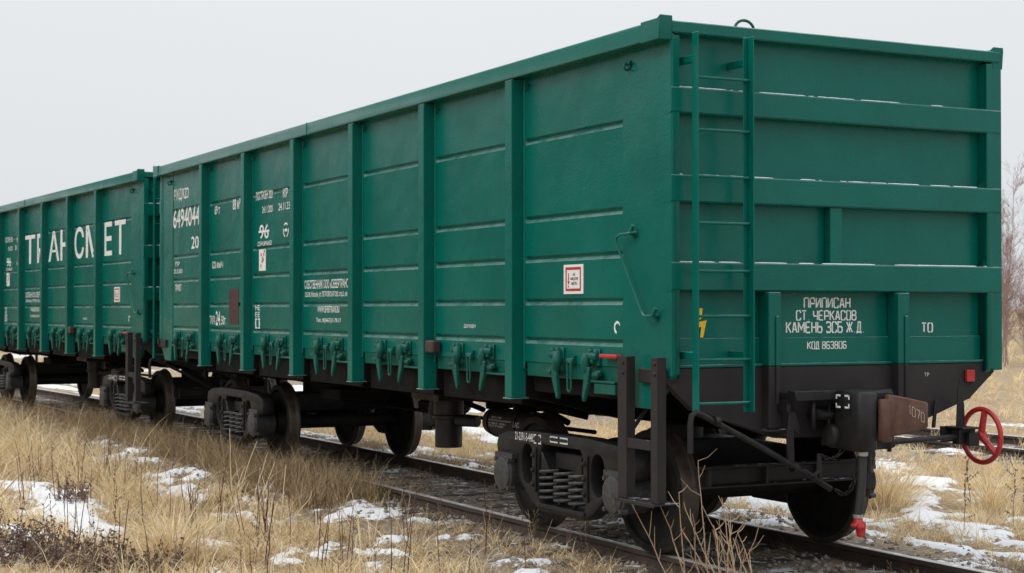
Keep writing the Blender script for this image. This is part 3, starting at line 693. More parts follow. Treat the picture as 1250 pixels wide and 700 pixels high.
def make_wagon():
    root = empty('gondola_wagon')
    for s in (-1, 1):
        side_wall(s, root)
        ch = MB(); ch.prism([(s*(YO), 3.742), (s*(YO), 3.862), (s*(YO-.015), 3.876), (s*(YO-.12), 3.872), (s*(YO-.16), 3.742)], 'x', -LEN+.245, -.245)
        ch.box(-LEN/2-.4, -LEN/2-.388, *sorted((s*(YO-.02), s*(YO+.004))), 3.742, 3.875)
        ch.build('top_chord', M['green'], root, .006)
        for p in POSTS:
            o = mesh_obj('side_post', POST, root); o.location = (p, 0, 0); o.rotation_euler = (0, 0, 0 if s < 0 else PI)
            if s > 0: o.location = (p, 0, 0)
            h = mesh_obj('lashing_ring', HOOK, root); h.scale = (.55,)*3; h.location = (p+.15, s*YP, 3.66); h.rotation_euler = (0, 0, 0 if s < 0 else PI)
    # hatch gear along the visible side
    edges = [-.56]+POSTS+[-LEN+.56]
    for k in range(7):
        xa, xb = edges[k+1], edges[k]; m = (xa+xb)/2 + (.02 if 0 < k < 6 else 0)
        if k == 0: ca, cb, cl_ = -1.60, -1.06, -1.395
        elif k == 6: ca, cb, cl_ = -12.25, -11.6, -11.95
        else: ca, cb, cl_ = m-.27, m+.32, m-.03
        o = mesh_obj('hatch_latch', LATA, root); o.location = (ca, -YP-.002, 1.475); o.scale = (.80, .85, .95)
        o = mesh_obj('hatch_latch', LATB, root); o.location = (cb, -YP-.002, 1.475); o.scale = (.80, .85, .95)
        o = mesh_obj('hatch_shackle', SHACK, root); o.location = (cl_, -YP-.002, 1.475)
        l = MB(); l.box(xa+.12, xb-.12, -YP+.006, -YP+.05, 1.345, 1.455); l.box(cb-.02, xb-.14, -YP-.055, -YP+.004, 1.335, 1.352)
        l.box(cb+.06, xb-.14, -YP-.05, -YP+.004, 1.255, 1.33) if k == 0 else None
        l.build('hatch_lip', M['dark_green'], root, .004)
        for s in (-1, 1):
            d = MB(); d.prism([(s*1.39, 1.36), (s*1.385, 1.10 if 0 < k < 6 else 1.22), (s*1.33, 1.09 if 0 < k < 6 else 1.21), (s*.22, 1.30), (s*.22, 1.37)], 'x', xa+.11, xb-.11)
            d.build('floor_hatch', M['under'], root, .004)
    u = MB(); u.box(-LEN+.17, -.17, -1.39, 1.39, 1.385, 1.44); u.build('floor', M['under'], root)
    u = MB(); u.prism([(-.21, .93), (.21, .93), (.21, .96), (.175, .97), (.175, 1.36), (-.175, 1.36), (-.175, .97), (-.21, .96)], 'x', -LEN+.13, -.13); u.build('centre_sill', M['under'], root, .004)
    for p in POSTS:
        u = MB(); u.prism([(-1.44, 1.175), (-.5, .96), (.5, .96), (1.44, 1.175), (1.44, 1.38), (-1.44, 1.38)], 'x', p-.07, p+.07); u.build('cross_beam', M['under'], root, .004)
    # brake gear hung under the middle
    r = MB(); r.lathe([(0, -.33), (.09, -.325), (.128, -.30), (.135, -.26), (.135, .52), (.128, .56), (0, .60)], (-4.15, -.60, .815), 'x', 28)
    r.build('air_reservoir', M['black'], root)
    for q in (-.18, .38):
        b = MB(); b.torus((-4.15+q, -.60, .815), .139, .008, 'x', 28, 6); b.box(-4.17+q, -4.13+q, -.74, -.46, .94, 1.3); b.build('reservoir_strap', M['under'], root)
    v = MB(); v.cyl((-5.15, -.75, .52), (-5.15, -.75, .80), .135, n=24); v.cyl((-5.15, -.75, .80), (-5.15, -.75, .84), .165, n=24); v.cyl((-5.15, -.75, .84), (-5.15, -.75, .99), .15, n=24); v.box(-5.5, -4.85, -1.0, -.5, .99, 1.1)
    v.tube([(-5.45, -.75, 1.0), (-5.5, -.75, .85), (-5.42, -.75, .72)], .06, 12); v.cyl((-5.02, -.72, .79), (-4.8, -.6, .79), .06, n=12); v.build('air_distributor', M['iron'], root, .006)
    c = MB(); c.lathe([(0, -.35), (.17, -.34), (.18, -.3), (.18, .28), (.12, .34), (0, .36)], (-7.4, .3, .86), 'x', 24); c.cyl((-7.1, .3, .86), (-6.3, .2, .80), .03); c.build('brake_cylinder', M['under'], root)
    p = MB(); p.tube([(-LEN+.2, .42, .93), (-10.9, .45, .98), (-7, .5, 1.0), (-2.2, .45, .98), (-.2, .3, .93)], .025, 8); p.tube([(-9.6, -.1, .74), (-3.4, -.1, .76)], .02, 8); p.tube([(-3.1, -.55, .88), (-3.7, -.62, 1.05)], .03, 8); p.build('brake_pipe', M['under'], root)
    for (a, b_) in (((-3.35, -1.25, 1.15), (-2.75, -.55, .95)), ((-5.7, -1.2, 1.12), (-6.4, -.2, .95)), ((-9.3, -1.25, 1.12), (-8.6, -.3, .92)), ((-12.6, -1.3, 1.2), (-11.9, -.5, .95))):
        q = MB(); q.tube([a, b_], .028, 8); q.build('frame_brace', M['under'], root)
    q = MB(); q.prism([(-6.9, .78), (-5.9, .80), (-5.9, .86), (-6.9, .88)], 'y', -.30, -.27); q.cyl((-6.4, -.33, .83), (-6.4, -.2, .83), .05, n=12); q.tube([(-6.4, -.285, .84), (-6.5, -.285, 1.1)], .025, 8); q.build('brake_lever', M['under'], root, .004)
    q = MB(); q.box(-8.3, -7.7, -.9, -.3, .86, .98); q.tube([(-8.0, -.6, .9), (-8.0, -.6, 1.38)], .05, 10); q.build('load_sensor', M['under'], root, .01)
    make_bogie(root, -2.155)
    make_bogie(root, -10.805)
    end_wall(root, 1, 0.); end_wall(root, -1, -LEN)
    make_coupler(root, 0., 1); make_coupler(root, -LEN, -1)
    lever_parts(root)
    hose(root, -.175, .42, 1, -.03)
    h2 = MB(); h2.tube([(.30, -.03, .95), (.31, -.03, .82), (.30, -.02, .66), (.28, -.01, .55)], [.03, .03, .028, .03], 10); h2.box(.25, .33, -.05, .03, .60, .72); h2.build('end_cock', M['iron'], root, .006)
    hose(root, .2, -LEN-.30, -1, .03)
    # ladder at the corner
    la = empty('ladder', (0, 0, 0), 0, root)
    for y, k in ((-1.352, 1), (-.925, -1)):
        st = MB(); st.box(.10, .175, y-.022, y-.012, 1.165, 3.775); st.box(.10, .110, y-.0115, y+.026, 1.165, 3.775)
        if k < 0: st.v = [(a, 2*y-b, c) for a, b, c in st.v]
        for z in (3.60, 1.56): st.box(-.09, .10, y-.02, y+.02, z-.025, z+.025)
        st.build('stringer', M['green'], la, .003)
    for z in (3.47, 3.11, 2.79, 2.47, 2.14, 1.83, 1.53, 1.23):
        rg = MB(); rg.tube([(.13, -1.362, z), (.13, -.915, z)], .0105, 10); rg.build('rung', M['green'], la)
        
    lp = MB(); pts = [(.0-.06, -.82+.085*math.cos(PI*k/12), 3.855+.075*math.sin(PI*k/12)) for k in range(13)]; lp.tube(pts, .0105, 10); lp.build('lifting_loop', M['dark_green'], root)
    # hand rail on the corner sheet
    hr = MB(); hr.tube([(-.45, -1.475, 2.425), (-.47, -1.52, 2.42), (-.60, -1.525, 2.415), (-.655, -1.525, 2.395), (-.655, -1.525, 2.36), (-.315, -1.525, 1.86), (-.28, -1.525, 1.83), (-.20, -1.52, 1.83), (-.17, -1.475, 1.835)], .0085, 8)
    for x, z in ((-.49, 2.425), (-.19, 1.835)): hr.tube([(x, -1.468, z-.03), (x, -1.51, z+.0), (x+.03, -1.50, z+.05)], .016, 8)
    hr.build('hand_rail', M['green'], root)
    # step under the corner
    st = empty('side_step', (0, 0, 0), 0, root)
    for x0_, x1_ in ((-.555, -.435), (-.115, -.03)):
        b = MB(); b.box(x0_, x1_, -1.575, -1.56, .54, 1.545)
        b.box(x1_-.012, x1_, -1.56, -1.50, .56, 1.545)
        for z in (1.50, 1.43): b.lathe([(0, -1.590), (.012, -1.588), (.014, -1.575)], ((x0_+x1_)/2+.015, 0, z), 'y', 8)
        b.build('step_bar', M['black'], st, .003)
    b = MB(); b.box(-.43, -.12, -1.572, -1.560, .90, .97); b.build('cross_bar', M['black'], st, .003)
    b = MB(); b.box(-.555, -.03, -1.60, -1.38, .525, .538); b.box(-.555, -.03, -1.605, -1.598, .515, .541); b.build('step_plate', M['black'], st, .003)
    b = MB(); b.tube([(-.5, -1.50, 1.0), (-.5, -1.30, 1.25)], .015, 8); b.build('step_stay', M['black'], st)
    # parking brake wheel, shaft and hanger
    sh = MB(); sh.cyl((.14, .24, .905), (.14, 1.20, .935), .020, n=12); sh.cyl((.14, .28, .90), (.14, .345, .90), .034, n=12); sh.cyl((.14, .315, .84), (.14, .315, .9), .016, n=10); sh.build('brake_shaft', M['iron'], root)
    kn = MB(); kn.cyl((.14, .19, .903), (.14, .275, .905), .03, n=12); kn.build('shaft_joint', M['red'], root)
    hb = MB(); hb.prism([(1.035, 1.27), (1.06, 1.36), (1.10, 1.15), (1.105, .98), (1.02, .98)], 'x', .06, .075); hb.prism([(.87, .985), (.90, .985), (.925, 1.19), (.90, 1.19)], 'x', -.04, -.02)
    hb.box(.04, .24, .93, 1.10, .985, 1.0); hb.box(.10, .18, .95, 1.11, .87, .984); hb.box(.02, .05, .90, 1.10, .88, 1.0); hb.box(.19, .23, 1.0, 1.10, .86, .96); hb.build('shaft_hanger', M['iron'], root, .004)
    hw = MB(); c0 = (.14, 1.205, .925); hw.torus(c0, .200, .0195, 'y', 56, 12); hw.cyl((.14, 1.165, .925), (.14, 1.235, .925), .034, n=16)
    for k in range(3):
        a = rad(80+120*k); ca, sa = math.cos(a), math.sin(a); hw.tube([(.14+.02*ca, 1.2, .925+.02*sa), (.14+.2*ca, 1.205, .925+.195*sa)], [.027, .023], 10)
    hw.build('hand_wheel', M['red'], root)
    ml = MB(); ml.box(-.048, -.02, 1.215, 1.295, 1.325, 1.415); ml.build('tail_marker', M['red'], root, .004)
    ml = MB(); ml.box(-.90, -.655, -1.53, -1.47, 1.52, 1.55); ml.build('release_handle', M['red'], root, .008)
    ml = MB(); ml.box(POSTS[1]+.07, POSTS[1]+.24, -1.56, -1.475, 1.49, 1.60); ml.build('marker_lamp', M['brown'], root, .012)
    # ---- lettering shared by both wagons
    yo = -YP-.003
    def T(body, x0, x1, z0, z1, mat='white', sten=False, slant=0): return put_text('lettering', stencil(body) if sten else glyphs(body), 'y', yo, x0, x1, z0, z1, M[mat], root, slant)
    T('ПОСТРОЕН 2021', -8.98, -8.38, 3.16, 3.26); T('24.11.2021', -8.75, -8.38, 3.0, 3.08); T('КР', -8.03, -7.87, 3.14, 3.24); T('24.11.23', -8.18, -7.80, 3.0, 3.085)
    T('96', -8.85, -8.52, 2.70, 2.87); T('СЕРЖ.№96АБВ', -8.92, -8.42, 2.62, 2.675)
    m = flat_mb('y', yo-.0015); m.rect(-8.88, -8.49, 2.775, 2.80); m.build('lettering', M['white'], root, fix=False)
    m = flat_mb('y', yo)
    for k in range(3):
        a = rad(90+120*k); p = [(-7.93+.085*math.cos(a+t)*1.1, 2.77+.085*math.sin(a+t)) for t in np.linspace(-.75, .75, 7)]
        for i in range(6):
            (xa, za), (xb, zb) = p[i], p[i+1]; k1 = .78; c0x, c0z = -7.93, 2.77
            m.add([(xa, yo, za), (xb, yo, zb), (c0x+(xb-c0x)*k1, yo, c0z+(zb-c0z)*k1), (c0x+(xa-c0x)*k1, yo, c0z+(za-c0z)*k1)], [(0, 1, 2, 3)])
    m.rect(-7.975, -7.885, 2.755, 2.785); m.build('recycling_mark', M['white'], root, fix=False)
    m = MB(); m.box(-8.86, -8.62, yo-.002, yo+.001, 2.33, 2.58); s1 = m.build('data_sticker', M['sticker'], root)
    m = flat_mb('y', yo-.004)
    for x, z in ((-8.80, 2.37), (-8.76, 2.42), (-8.74, 2.46), (-8.72, 2.44), (-8.70, 2.50), (-8.68, 2.54), (-8.79, 2.50)): m.rect(x, x+.03, z, z+.035)
    m.build('lettering', M['red'], s1, fix=False)
    T('НЕ', -9.0, -8.83, 1.87, 1.93); T('ЕЕ', -9.0, -8.83, 1.79, 1.85)
    m = flat_mb('y', yo)
    for a0, a1, z0, z1 in ((-9, -8.96, 1.68, 1.75), (-8.87, -8.83, 1.68, 1.75), (-9, -8.93, 1.655, 1.675), (-8.9, -8.83, 1.655, 1.675), (-9, -8.93, 1.755, 1.775), (-8.9, -8.83, 1.755, 1.775)): m.rect(a0, a1, z0, z1)
    m.build('frame_mark', M['white'], root, fix=False)
    T('СОБСТВЕННИК ООО «СЕВЕРТРАНС»', -7.32, -6.0, 2.10, 2.195); T('125130, Москва, ул. ПЕТРОВСКАЯ 25б, стр.2, оф.2', -7.30, -6.02, 2.00, 2.07)
    T('WWW.SEVERTRANS.RU', -6.92, -6.28, 1.845, 1.915); T('Тел.: 8(3467)31-78-17', -6.96, -6.24, 1.73, 1.79)
    T('ДОПУЩЕН', -3.32, -3.09, 1.715, 1.75)
    m = flat_mb('y', -YP-.0075)     # painted hook mark beside the corner
    for i in range(12):
        a0, a1 = rad(20+i*20), rad(40+i*20); w0, w1 = .3+.7*min(1, (i+1)/5), .3+.7*min(1, (i+2)/5); r0, r1 = .046, .046
        P = lambda r, a: (-.745+r*math.cos(a), yo, 1.745+r*1.05*math.sin(a))
        m.add([P(r0, a0), P(r0, a1), P(r0-.02*w1, a1), P(r0-.02*w0, a0)], [(0, 1, 2, 3)])
    m.build('hook_mark', M['white'], root, fix=False)
    sg = MB(); sg.box(-1.535, -1.235, yo-.004, yo+.002, 1.995, 2.22); sg.build('warning_plate', M['sticker'], root); plate = sg
    m = flat_mb('y', yo-.006)
    for a0, a1, z0, z1 in ((-1.503, -1.267, 2.18, 2.2), (-1.503, -1.267, 2.018, 2.036), (-1.503, -1.487, 2.036, 2.18), (-1.283, -1.267, 2.036, 2.18)): m.rect(a0, a1, z0, z1)
    m.rect(-1.463, -1.452, 2.09, 2.155); m.add([(-1.475, yo-.006, 2.092), (-1.457, yo-.006, 2.065), (-1.44, yo-.006, 2.092)], [(0, 1, 2)]); m.rect(-1.463, -1.452, 2.045, 2.06)
    m.build('plate_border', M['red'], root, fix=False)
    for body, a0, a1, z0, z1 in (('НЕ', -1.39, -1.355, 2.133, 2.153), ('МЕДЛЕ', -1.425, -1.31, 2.098, 2.122), ('МЕЛО', -1.41, -1.325, 2.064, 2.087)):
        put_text('lettering', glyphs(body), 'y', yo-.006, a0, a1, z0, z1, M['black'], root)
    # end stencils
    xo = -.10+.003
    def TE(body, y0, y1, z0, z1, x=xo, mat='white', st=True): return put_text('lettering', stencil(body) if st else glyphs(body), 'x', x, y0, y1, z0, z1, M[mat], root)
    TE('ПРИПИСАН', -.275, .155, 1.885, 1.965); TE('СТ. ЧЕРКАСОВ', -.345, .21, 1.795, 1.872); TE('КАМЕНЬ ЗСБ Ж.Д.', -.435, .275, 1.700, 1.79)
    TE('КОД 863806', -.26, .10, 1.585, 1.645, -.077); TE('ТО', .835, .945, 1.702, 1.778, -.097); TE('ТР', .815, .86, 1.372, 1.40, -.047, 'white_dull', False)
    lz = MB(); lz.v = []
    for poly in ([(-1.195, 1.885), (-1.17, 1.885), (-1.175, 1.82), (-1.195, 1.80)], [(-1.20, 1.79), (-1.135, 1.80), (-1.165, 1.68), (-1.19, 1.68), (-1.18, 1.755), (-1.20, 1.75)]):
        lz.add([(-.072 if z < 1.735 else -.097, y, z) for y, z in poly], [list(range(len(poly)))])
    lz.v = [(-.0765, y, z) for x, y, z in lz.v]; lz.build('voltage_mark', M['yellow'], root, fix=False)
    # marks on the running gear
    put_text('lettering', glyphs('21-2391-5-448'), 'y', -1.154, -2.95, -2.63, .765, .835, M['white'], root)
    def bracket(a0, a1, z0, z1, y, w=.012, gx=.3, gz=.3, tilt=0):
        m = flat_mb('y', y); dx, dz = (a1-a0)*(1-gx)/2, (z1-z0)*(1-gz)/2
        for xx0, xx1 in ((a0, a0+dx), (a1-dx, a1)): m.rect(xx0, xx1, z0, z0+w); m.rect(xx0, xx1, z1-w, z1)
        for zz0, zz1 in ((z0, z0+dz), (z1-dz, z1)): m.rect(a0, a0+w, zz0, zz1); m.rect(a1-w, a1, zz0, zz1)
        m.build('bracket_mark', M['white'], root, fix=False)
    bracket(-2.615, -2.485, .755, .835, -1.154); bracket(-2.33, -2.03, .785, .838, -1.154, gx=.12)
    bracket(.28, .43, 1.185, 1.28, -.2755 if False else -.286, .014)
    for i, (bd, a0, a1, zz) in enumerate((('Р7-78', -4.25, -4.05, .86), ('РЕЗЕРВУАР ВОЗДУШНЫЙ', -4.3, -3.85, .835), ('V 78 л  2021', -4.3, -3.95, .805), ('ГОСТ Р 52400', -4.3, -4.0, .78))):
        vs, fs = glyphs(bd); me = bpy.data.meshes.new('lettering'); ov = []
        for u, v, _ in vs:
            z = zz+.017*v; dz = z-.815; ov.append((a0+(a1-a0)*u, -.60-math.sqrt(.1375**2-dz*dz), z))
        me.from_pydata(ov, [], fs); me.materials.append(M['white_dull']); mesh_obj('lettering', me, root)
    vs, fs = glyphs('ЕАС'); me = bpy.data.meshes.new('lettering'); me.from_pydata([(-3.80+.12*u, -.60-math.sqrt(.1375**2-(.80+.05*v-.815)**2), .80+.05*v) for u, v, _ in vs], [], fs); me.materials.append(M['white_dull']); mesh_obj('lettering', me, root)
    vs, fs = stencil('1070', .55, .25, .08); me = bpy.data.meshes.new('lettering')
    # chalk number follows the sloping outer face of the coupler tooth
    pa, pb = Vector((.6035, .06, 0)), Vector((.6035, .275, 0)); nrm = Vector((pb.y-pa.y, -(pb.x-pa.x), 0)).normalized()
    ov = []
    for u, v, _ in vs:
        q = pa.lerp(pb, .16+.64*u)+nrm*.006; ov.append((q.x, q.y, 1.145+.07*v-.065*u))
    me.from_pydata(ov, [], fs); me.materials.append(M['chalk']); mesh_obj('lettering', me, root)
    return root

wagon = make_wagon()
second = copy_tree(wagon)
tag(wagon, 'nearest green gondola wagon showing its ladder end, black sill and brown coupler claw', 'freight wagon', 'green gondola wagons')
second.location = (-13.85, -.07, 0); second.rotation_euler = (0, 0, rad(2.25))
tag(second, 'second green gondola wagon with huge white letters across its side', 'freight wagon', 'green gondola wagons')
yo = -YP-.003
def T1(root, body, x0, x1, z0, z1, mat='white', sten=False): return put_text('lettering', stencil(body) if sten else glyphs(body), 'y', yo, x0, x1, z0, z1, M[mat], root)
for ch, x0, x1 in (('Т', -7.36, -6.60), ('Р', -6.44, -5.92), ('А', -5.62, -4.88), ('Н', -4.80, -4.14), ('С', -3.88, -3.30), ('М', -3.18, -2.30), ('Е', -2.09, -1.68), ('Т', -1.52, -.95)):
    T1(second, ch, x0, x1, 2.71, 3.23)
T1(wagon, 'РЖД/RZD', -12.49, -11.78, 3.34, 3.52); T1(wagon, '64940448', -12.53, -11.10, 2.985, 3.245); T1(wagon, '20', -11.66, -11.32, 2.68, 2.845)
T1(wagon, 'ПР', -12.42, -12.22, 2.47, 2.53); T1(wagon, '20.10.2035', -12.5, -12.08, 2.37, 2.43); T1(wagon, 'ПРИВТ', -12.42, -12.12, 2.13, 2.22)
T1(wagon, '69 т', -10.62, -10.40, 3.08, 3.19); T1(wagon, '88 м³', -9.87, -9.58, 3.10, 3.23); T1(wagon, '120 км/ч', -10.72, -10.27, 2.40, 2.49)
T1(wagon, 'ТАРА', -10.82, -10.58, 1.69, 1.80); T1(wagon, '24', -10.56, -10.38, 1.68, 1.86); T1(wagon, ',50т', -10.36, -10.16, 1.67, 1.80)
m = flat_mb('y', yo); m.rect(-10.02, -9.64, 1.695, 2.13); m.build('painted_patch', M['maroon'], wagon, fix=False)

# ------------------------------------------------------------------ dry grass
PAL = {'straw': [(.84, .65, .37), (.90, .76, .51), (.72, .52, .28), (.93, .83, .62), (.46, .32, .17), (.84, .70, .48), (.88, .70, .42)],
       'brown': [(.36, .26, .155), (.46, .34, .21), (.24, .165, .105), (.62, .49, .31), (.38, .30, .15), (.16, .11, .07)]}
def blades(P, H, Wd, lean, az, curl, cols, nseg=4):
    """ribbons: base P, length H, width Wd, initial lean from vertical, heading az, extra bend curl"""
    N = len(P); t = np.linspace(0, 1, nseg+1); pos = P.copy(); V = np.zeros((N, 2*nseg+1, 3)); a = lean.copy()
    hx, hy = np.cos(az), np.sin(az); fa = RNG.uniform(0, PI, N); wx, wy = np.cos(fa), np.sin(fa)
    for k in range(nseg+1):
        wk = Wd*(1-t[k]**2)/2
        if k < nseg:
            V[:, 2*k, 0] = pos[:, 0]-wx*wk; V[:, 2*k, 1] = pos[:, 1]-wy*wk; V[:, 2*k, 2] = pos[:, 2]
            V[:, 2*k+1, 0] = pos[:, 0]+wx*wk; V[:, 2*k+1, 1] = pos[:, 1]+wy*wk; V[:, 2*k+1, 2] = pos[:, 2]
            st = H/nseg
            pos = pos+np.stack([np.sin(a)*hx*st, np.sin(a)*hy*st, np.cos(a)*st], 1); a = a+curl/nseg
            pos[:, 2] = np.maximum(pos[:, 2], P[:, 2]+.012)
        else: V[:, 2*nseg] = pos
    fs = []
    for k in range(nseg-1): fs.append([2*k, 2*k+1, 2*k+3]); fs.append([2*k, 2*k+3, 2*k+2])
    fs.append([2*nseg-2, 2*nseg-1, 2*nseg])
    nv = 2*nseg+1
    Fa = (np.array(fs)[None]+(np.arange(N)*nv)[:, None, None]).reshape(-1, 3)
    C = np.repeat(cols, nv, 0)
    return V.reshape(-1, 3), Fa, C
def pick(pal, N, jit=.18):
    p = np.array(PAL[pal]); c = p[RNG.integers(0, len(p), N)]*RNG.uniform(1-jit, 1+jit, (N, 1)); return c
def grass_obj(name, parts, kind='stuff', mat='blade', parent=None):
    vs, fs, cs = [], [], []; o = 0
    for v, f, c in parts: vs.append(v); fs.append(f+o); cs.append(c); o += len(v)
    v = np.concatenate(vs); f = np.concatenate(fs); c = np.concatenate(cs)
    me = grid_mesh(name, v, f, 3); a = me.attributes.new('tint', 'FLOAT_COLOR', 'POINT')
    a.data.foreach_set('color', np.concatenate([c, np.ones((len(c), 1))], 1).astype(np.float32).ravel())
    me.materials.append(M[mat]); ob = mesh_obj(name, me, parent)
    if kind: tag(ob, kind=kind)
    return ob
def field(n, x0, x1, y0, y1, dens, hmin, hmax, wd, pal, lean=(.1, .8), curl=(.3, 1.6), clump=None, seedn=0):
    """n clumps spread with the probability dens(x, y), each a fan of blades"""
    X = RNG.uniform(x0, x1, n*6); Y = RNG.uniform(y0, y1, n*6); pr_ = dens(X, Y); ok = RNG.uniform(0, 1, n*6) < pr_; X = X[ok][:n]; Y = Y[ok][:n]
    k = clump or 14; hs_ = RNG.uniform(hmin, hmax, len(X)); caz = fbm(X, Y, .9, 2, 91+seedn)*8*PI
    X = np.repeat(X, k); Y = np.repeat(Y, k); H = np.repeat(hs_, k)*RNG.uniform(.45, 1.15, len(X))
    r = RNG.normal(0, .045+.10*np.repeat(hs_, k), len(X)); an = RNG.uniform(0, 2*PI, len(X))
    X = X+r*np.cos(an); Y = Y+r*np.sin(an)
    P = np.stack([X, Y, ground_z(X, Y)-.01], 1); N = len(X)
    az = np.where(RNG.uniform(0, 1, N) < .22, np.repeat(caz, k)+RNG.normal(0, .6, N), an)
    return blades(P, H, RNG.uniform(.6, 1.3, N)*wd, RNG.uniform(*lean, N), az, RNG.uniform(*curl, N), pick(pal, N))
nos = lambda x, y: 1-sstep(-.25, .35, snow_at(x, y))
def d_left(x, y):   # tall pale grass left of the track
    b_ = sstep(-1.7, -2.6, y-track_y(x)); m_ = sstep(.38, .62, fbm(x, y, .8, 3, 21)); m_ = np.maximum(m_*.8, sstep(-7, -11, x)*.9)
    path = 1-.96*np.exp(-(((y+1.75)/.62)**4))*sstep(-15, -13, x)*sstep(-5.5, -7, x)
    return b_*m_*nos(x, y)*path*(.35+.65*sstep(-2.5, -5, x))*(1-.8*sstep(-3.1, -3.8, y)*sstep(-12.5, -10.5, x))
def d_track(x, y):
    ty = np.abs(y-track_y(x)); return (1-.6*(ty < .75))*sstep(.4, .65, fbm(x, y, 1.1, 3, 61))*nos(x, y)*(.25+.75*sstep(.9, 1.6, ty))
def d_right(x, y):
    return nos(x, y)*sstep(.34, .62, fbm(x, y, .7, 3, 24))*sstep(1.7, 2.6, np.abs(y-track_y(x)))*np.where(np.abs(y-9.4) < 1.6, .3, 1)
tall = [field(2300, -30, -2.4, -7.5, -1.8, d_left, .34, .88, .0078, 'straw', (.0, .85), (.5, 3.0), 19),
        field(1500, -4, 1.5, -6.5, -1.9, d_left, .15, .34, .0055, 'straw', (.2, 1.0), (.4, 1.8), 22),
        field(700, -30, -12.5, -2.7, -1.0, lambda x, y: np.full(x.shape, .8)*sstep(-13, -15.5, x), .3, .62, .0068, 'brown', (.0, .9), (.3, 2.8), 14),
        field(420, -14.5, -8, -2.6, -.6, lambda x, y: nos(x, y)*sstep(.45, .65, fbm(x, y, 1.4, 3, 63)), .08, .26, .006, 'brown', (.1, 1.2), (.3, 2.6), 14),
        field(420, -9.3, -6.2, -1.9, -.85, lambda x, y: sstep(.35, .6, fbm(x, y, 1.2, 3, 64)), .16, .46, .006, 'brown', (.0, 1.0), (.3, 2.6), 14),
        field(380, -26, -4.5, -5.5, -1.5, d_left, .35, .8, .0072, 'brown', (.0, .8), (.4, 2.6), 10),
        field(420, -14, 0, -6, -2.2, lambda x, y: nos(x, y), .45, .80, .0062, 'straw', (.1, .8), (1.4, 3.2), 6)]
tall.append(field(1000, -19, -6.3, -1.6, -.88, lambda x, y: sstep(.25, .45, fbm(x, y, 1.5, 3, 66)), .30, .58, .006, 'brown', (.0, .8), (.2, 2.0), 14))
tall.append(field(520, -9, -.5, -4.6, -2.0, lambda x, y: nos(x, y)*sstep(.5, .62, fbm(x, y, 1.3, 3, 67)), .22, .5, .0066, 'straw', (.1, 1.1), (.8, 3.0), 22))
grass_obj('dry_grass', tall)
low = [field(2400, -14, 2.5, -2.6, 2.4, d_track, .06, .2, .0045, 'brown', (.2, 1.1), (.2, 1.2), 16),
       field(1500, -12, 2, -4.2, -1.3, lambda x, y: nos(x, y)*.8, .05, .16, .0045, 'brown', (.5, 1.3), (.1, .6), 16)]
low.append(field(1500, -11, 2.5, -5.5, -1.0, lambda x, y: nos(x, y)*sstep(.42, .62, fbm(x, y, 1.6, 3, 71)), .08, .26, .0062, 'straw', (.3, 1.3), (.3, 2.4), 12))
grass_obj('low_grass', low)
N = 34000; X = RNG.uniform(-16, 2.5, N); Y = RNG.uniform(-6.5, 6.5, N); k = (nos(X, Y) > RNG.uniform(.1, .9, N)) | (RNG.uniform(0, 1, N) < .16); X = X[k]; Y = Y[k]; N = len(X)
lit = blades(np.stack([X, Y, ground_z(X, Y)+.004], 1), RNG.uniform(.08, .32, N), RNG.uniform(.003, .006, N), RNG.uniform(1.35, 1.56, N), RNG.uniform(0, 2*PI, N), RNG.uniform(-.1, .25, N), np.where(RNG.uniform(0, 1, (N, 1)) < .55, pick('straw', N), pick('brown', N)), 3)
grass_obj('grass_litter', [lit])
right = [field(2600, -24, 1.5, 1.9, 9, d_right, .12, .36, .006, 'straw', (.1, .9), (.3, 1.6), 22),
         field(2600, -60, 4, 9, 26, d_right, .2, .45, .011, 'straw', (.1, .8), (.3, 1.4), 14),
         field(2600, -95, 5, 24, 60, lambda x, y: np.full(x.shape, .9), .3, .6, .022, 'straw', (.1, .7), (.2, 1.2), 10)]
grass_obj('field_grass', right)

def tussock(x, y, h, k, label, spread=.16, pal='straw', grp='grass tussocks'):
    an = RNG.uniform(0, 2*PI, k); r = np.abs(RNG.normal(0, spread, k)); P = np.stack([r*np.cos(an), r*np.sin(an), np.zeros(k)-.02], 1)
    H = RNG.uniform(.5, 1.15, k)*h
    v, f, c = blades(P, H, RNG.uniform(.004, .0075, k), np.clip(r/spread*.35+RNG.uniform(0, .35, k), 0, 1.2), an+RNG.normal(0, .4, k), RNG.uniform(.5, 2.4, k), pick(pal, k), 5)
    o = grass_obj('grass_tussock', [(v, f, c)], None); o.location = (x, y, float(ground_z(x, y))); tag(o, label, 'grass tussock', grp)
tussock(-4.35, 4.05, .85, 620, 'tall straw grass tussock standing beside the snow right of the coupler', .17)
tussock(-4.9, 4.75, .65, 340, 'lower straw tussock just behind the tall one by the coupler', .16)
tussock(-3.0, 4.15, .34, 320, 'flattened brown tussock poking through the snow below the red hand wheel', .2)
tussock(-3.9, 5.15, .68, 380, 'straw tussock standing behind the snow under the red hand wheel', .15)
tussock(-4.35, -3.75, .75, 700, 'golden bell-shaped tussock in the left foreground behind reddish stalks', .19)
tussock(-8.6, -3.15, .55, 420, 'pale arching tussock above the largest snow patch at left', .22)
tussock(-2.9, -2.9, .33, 320, 'small golden tussock between two thin snow streaks in the foreground', .16)

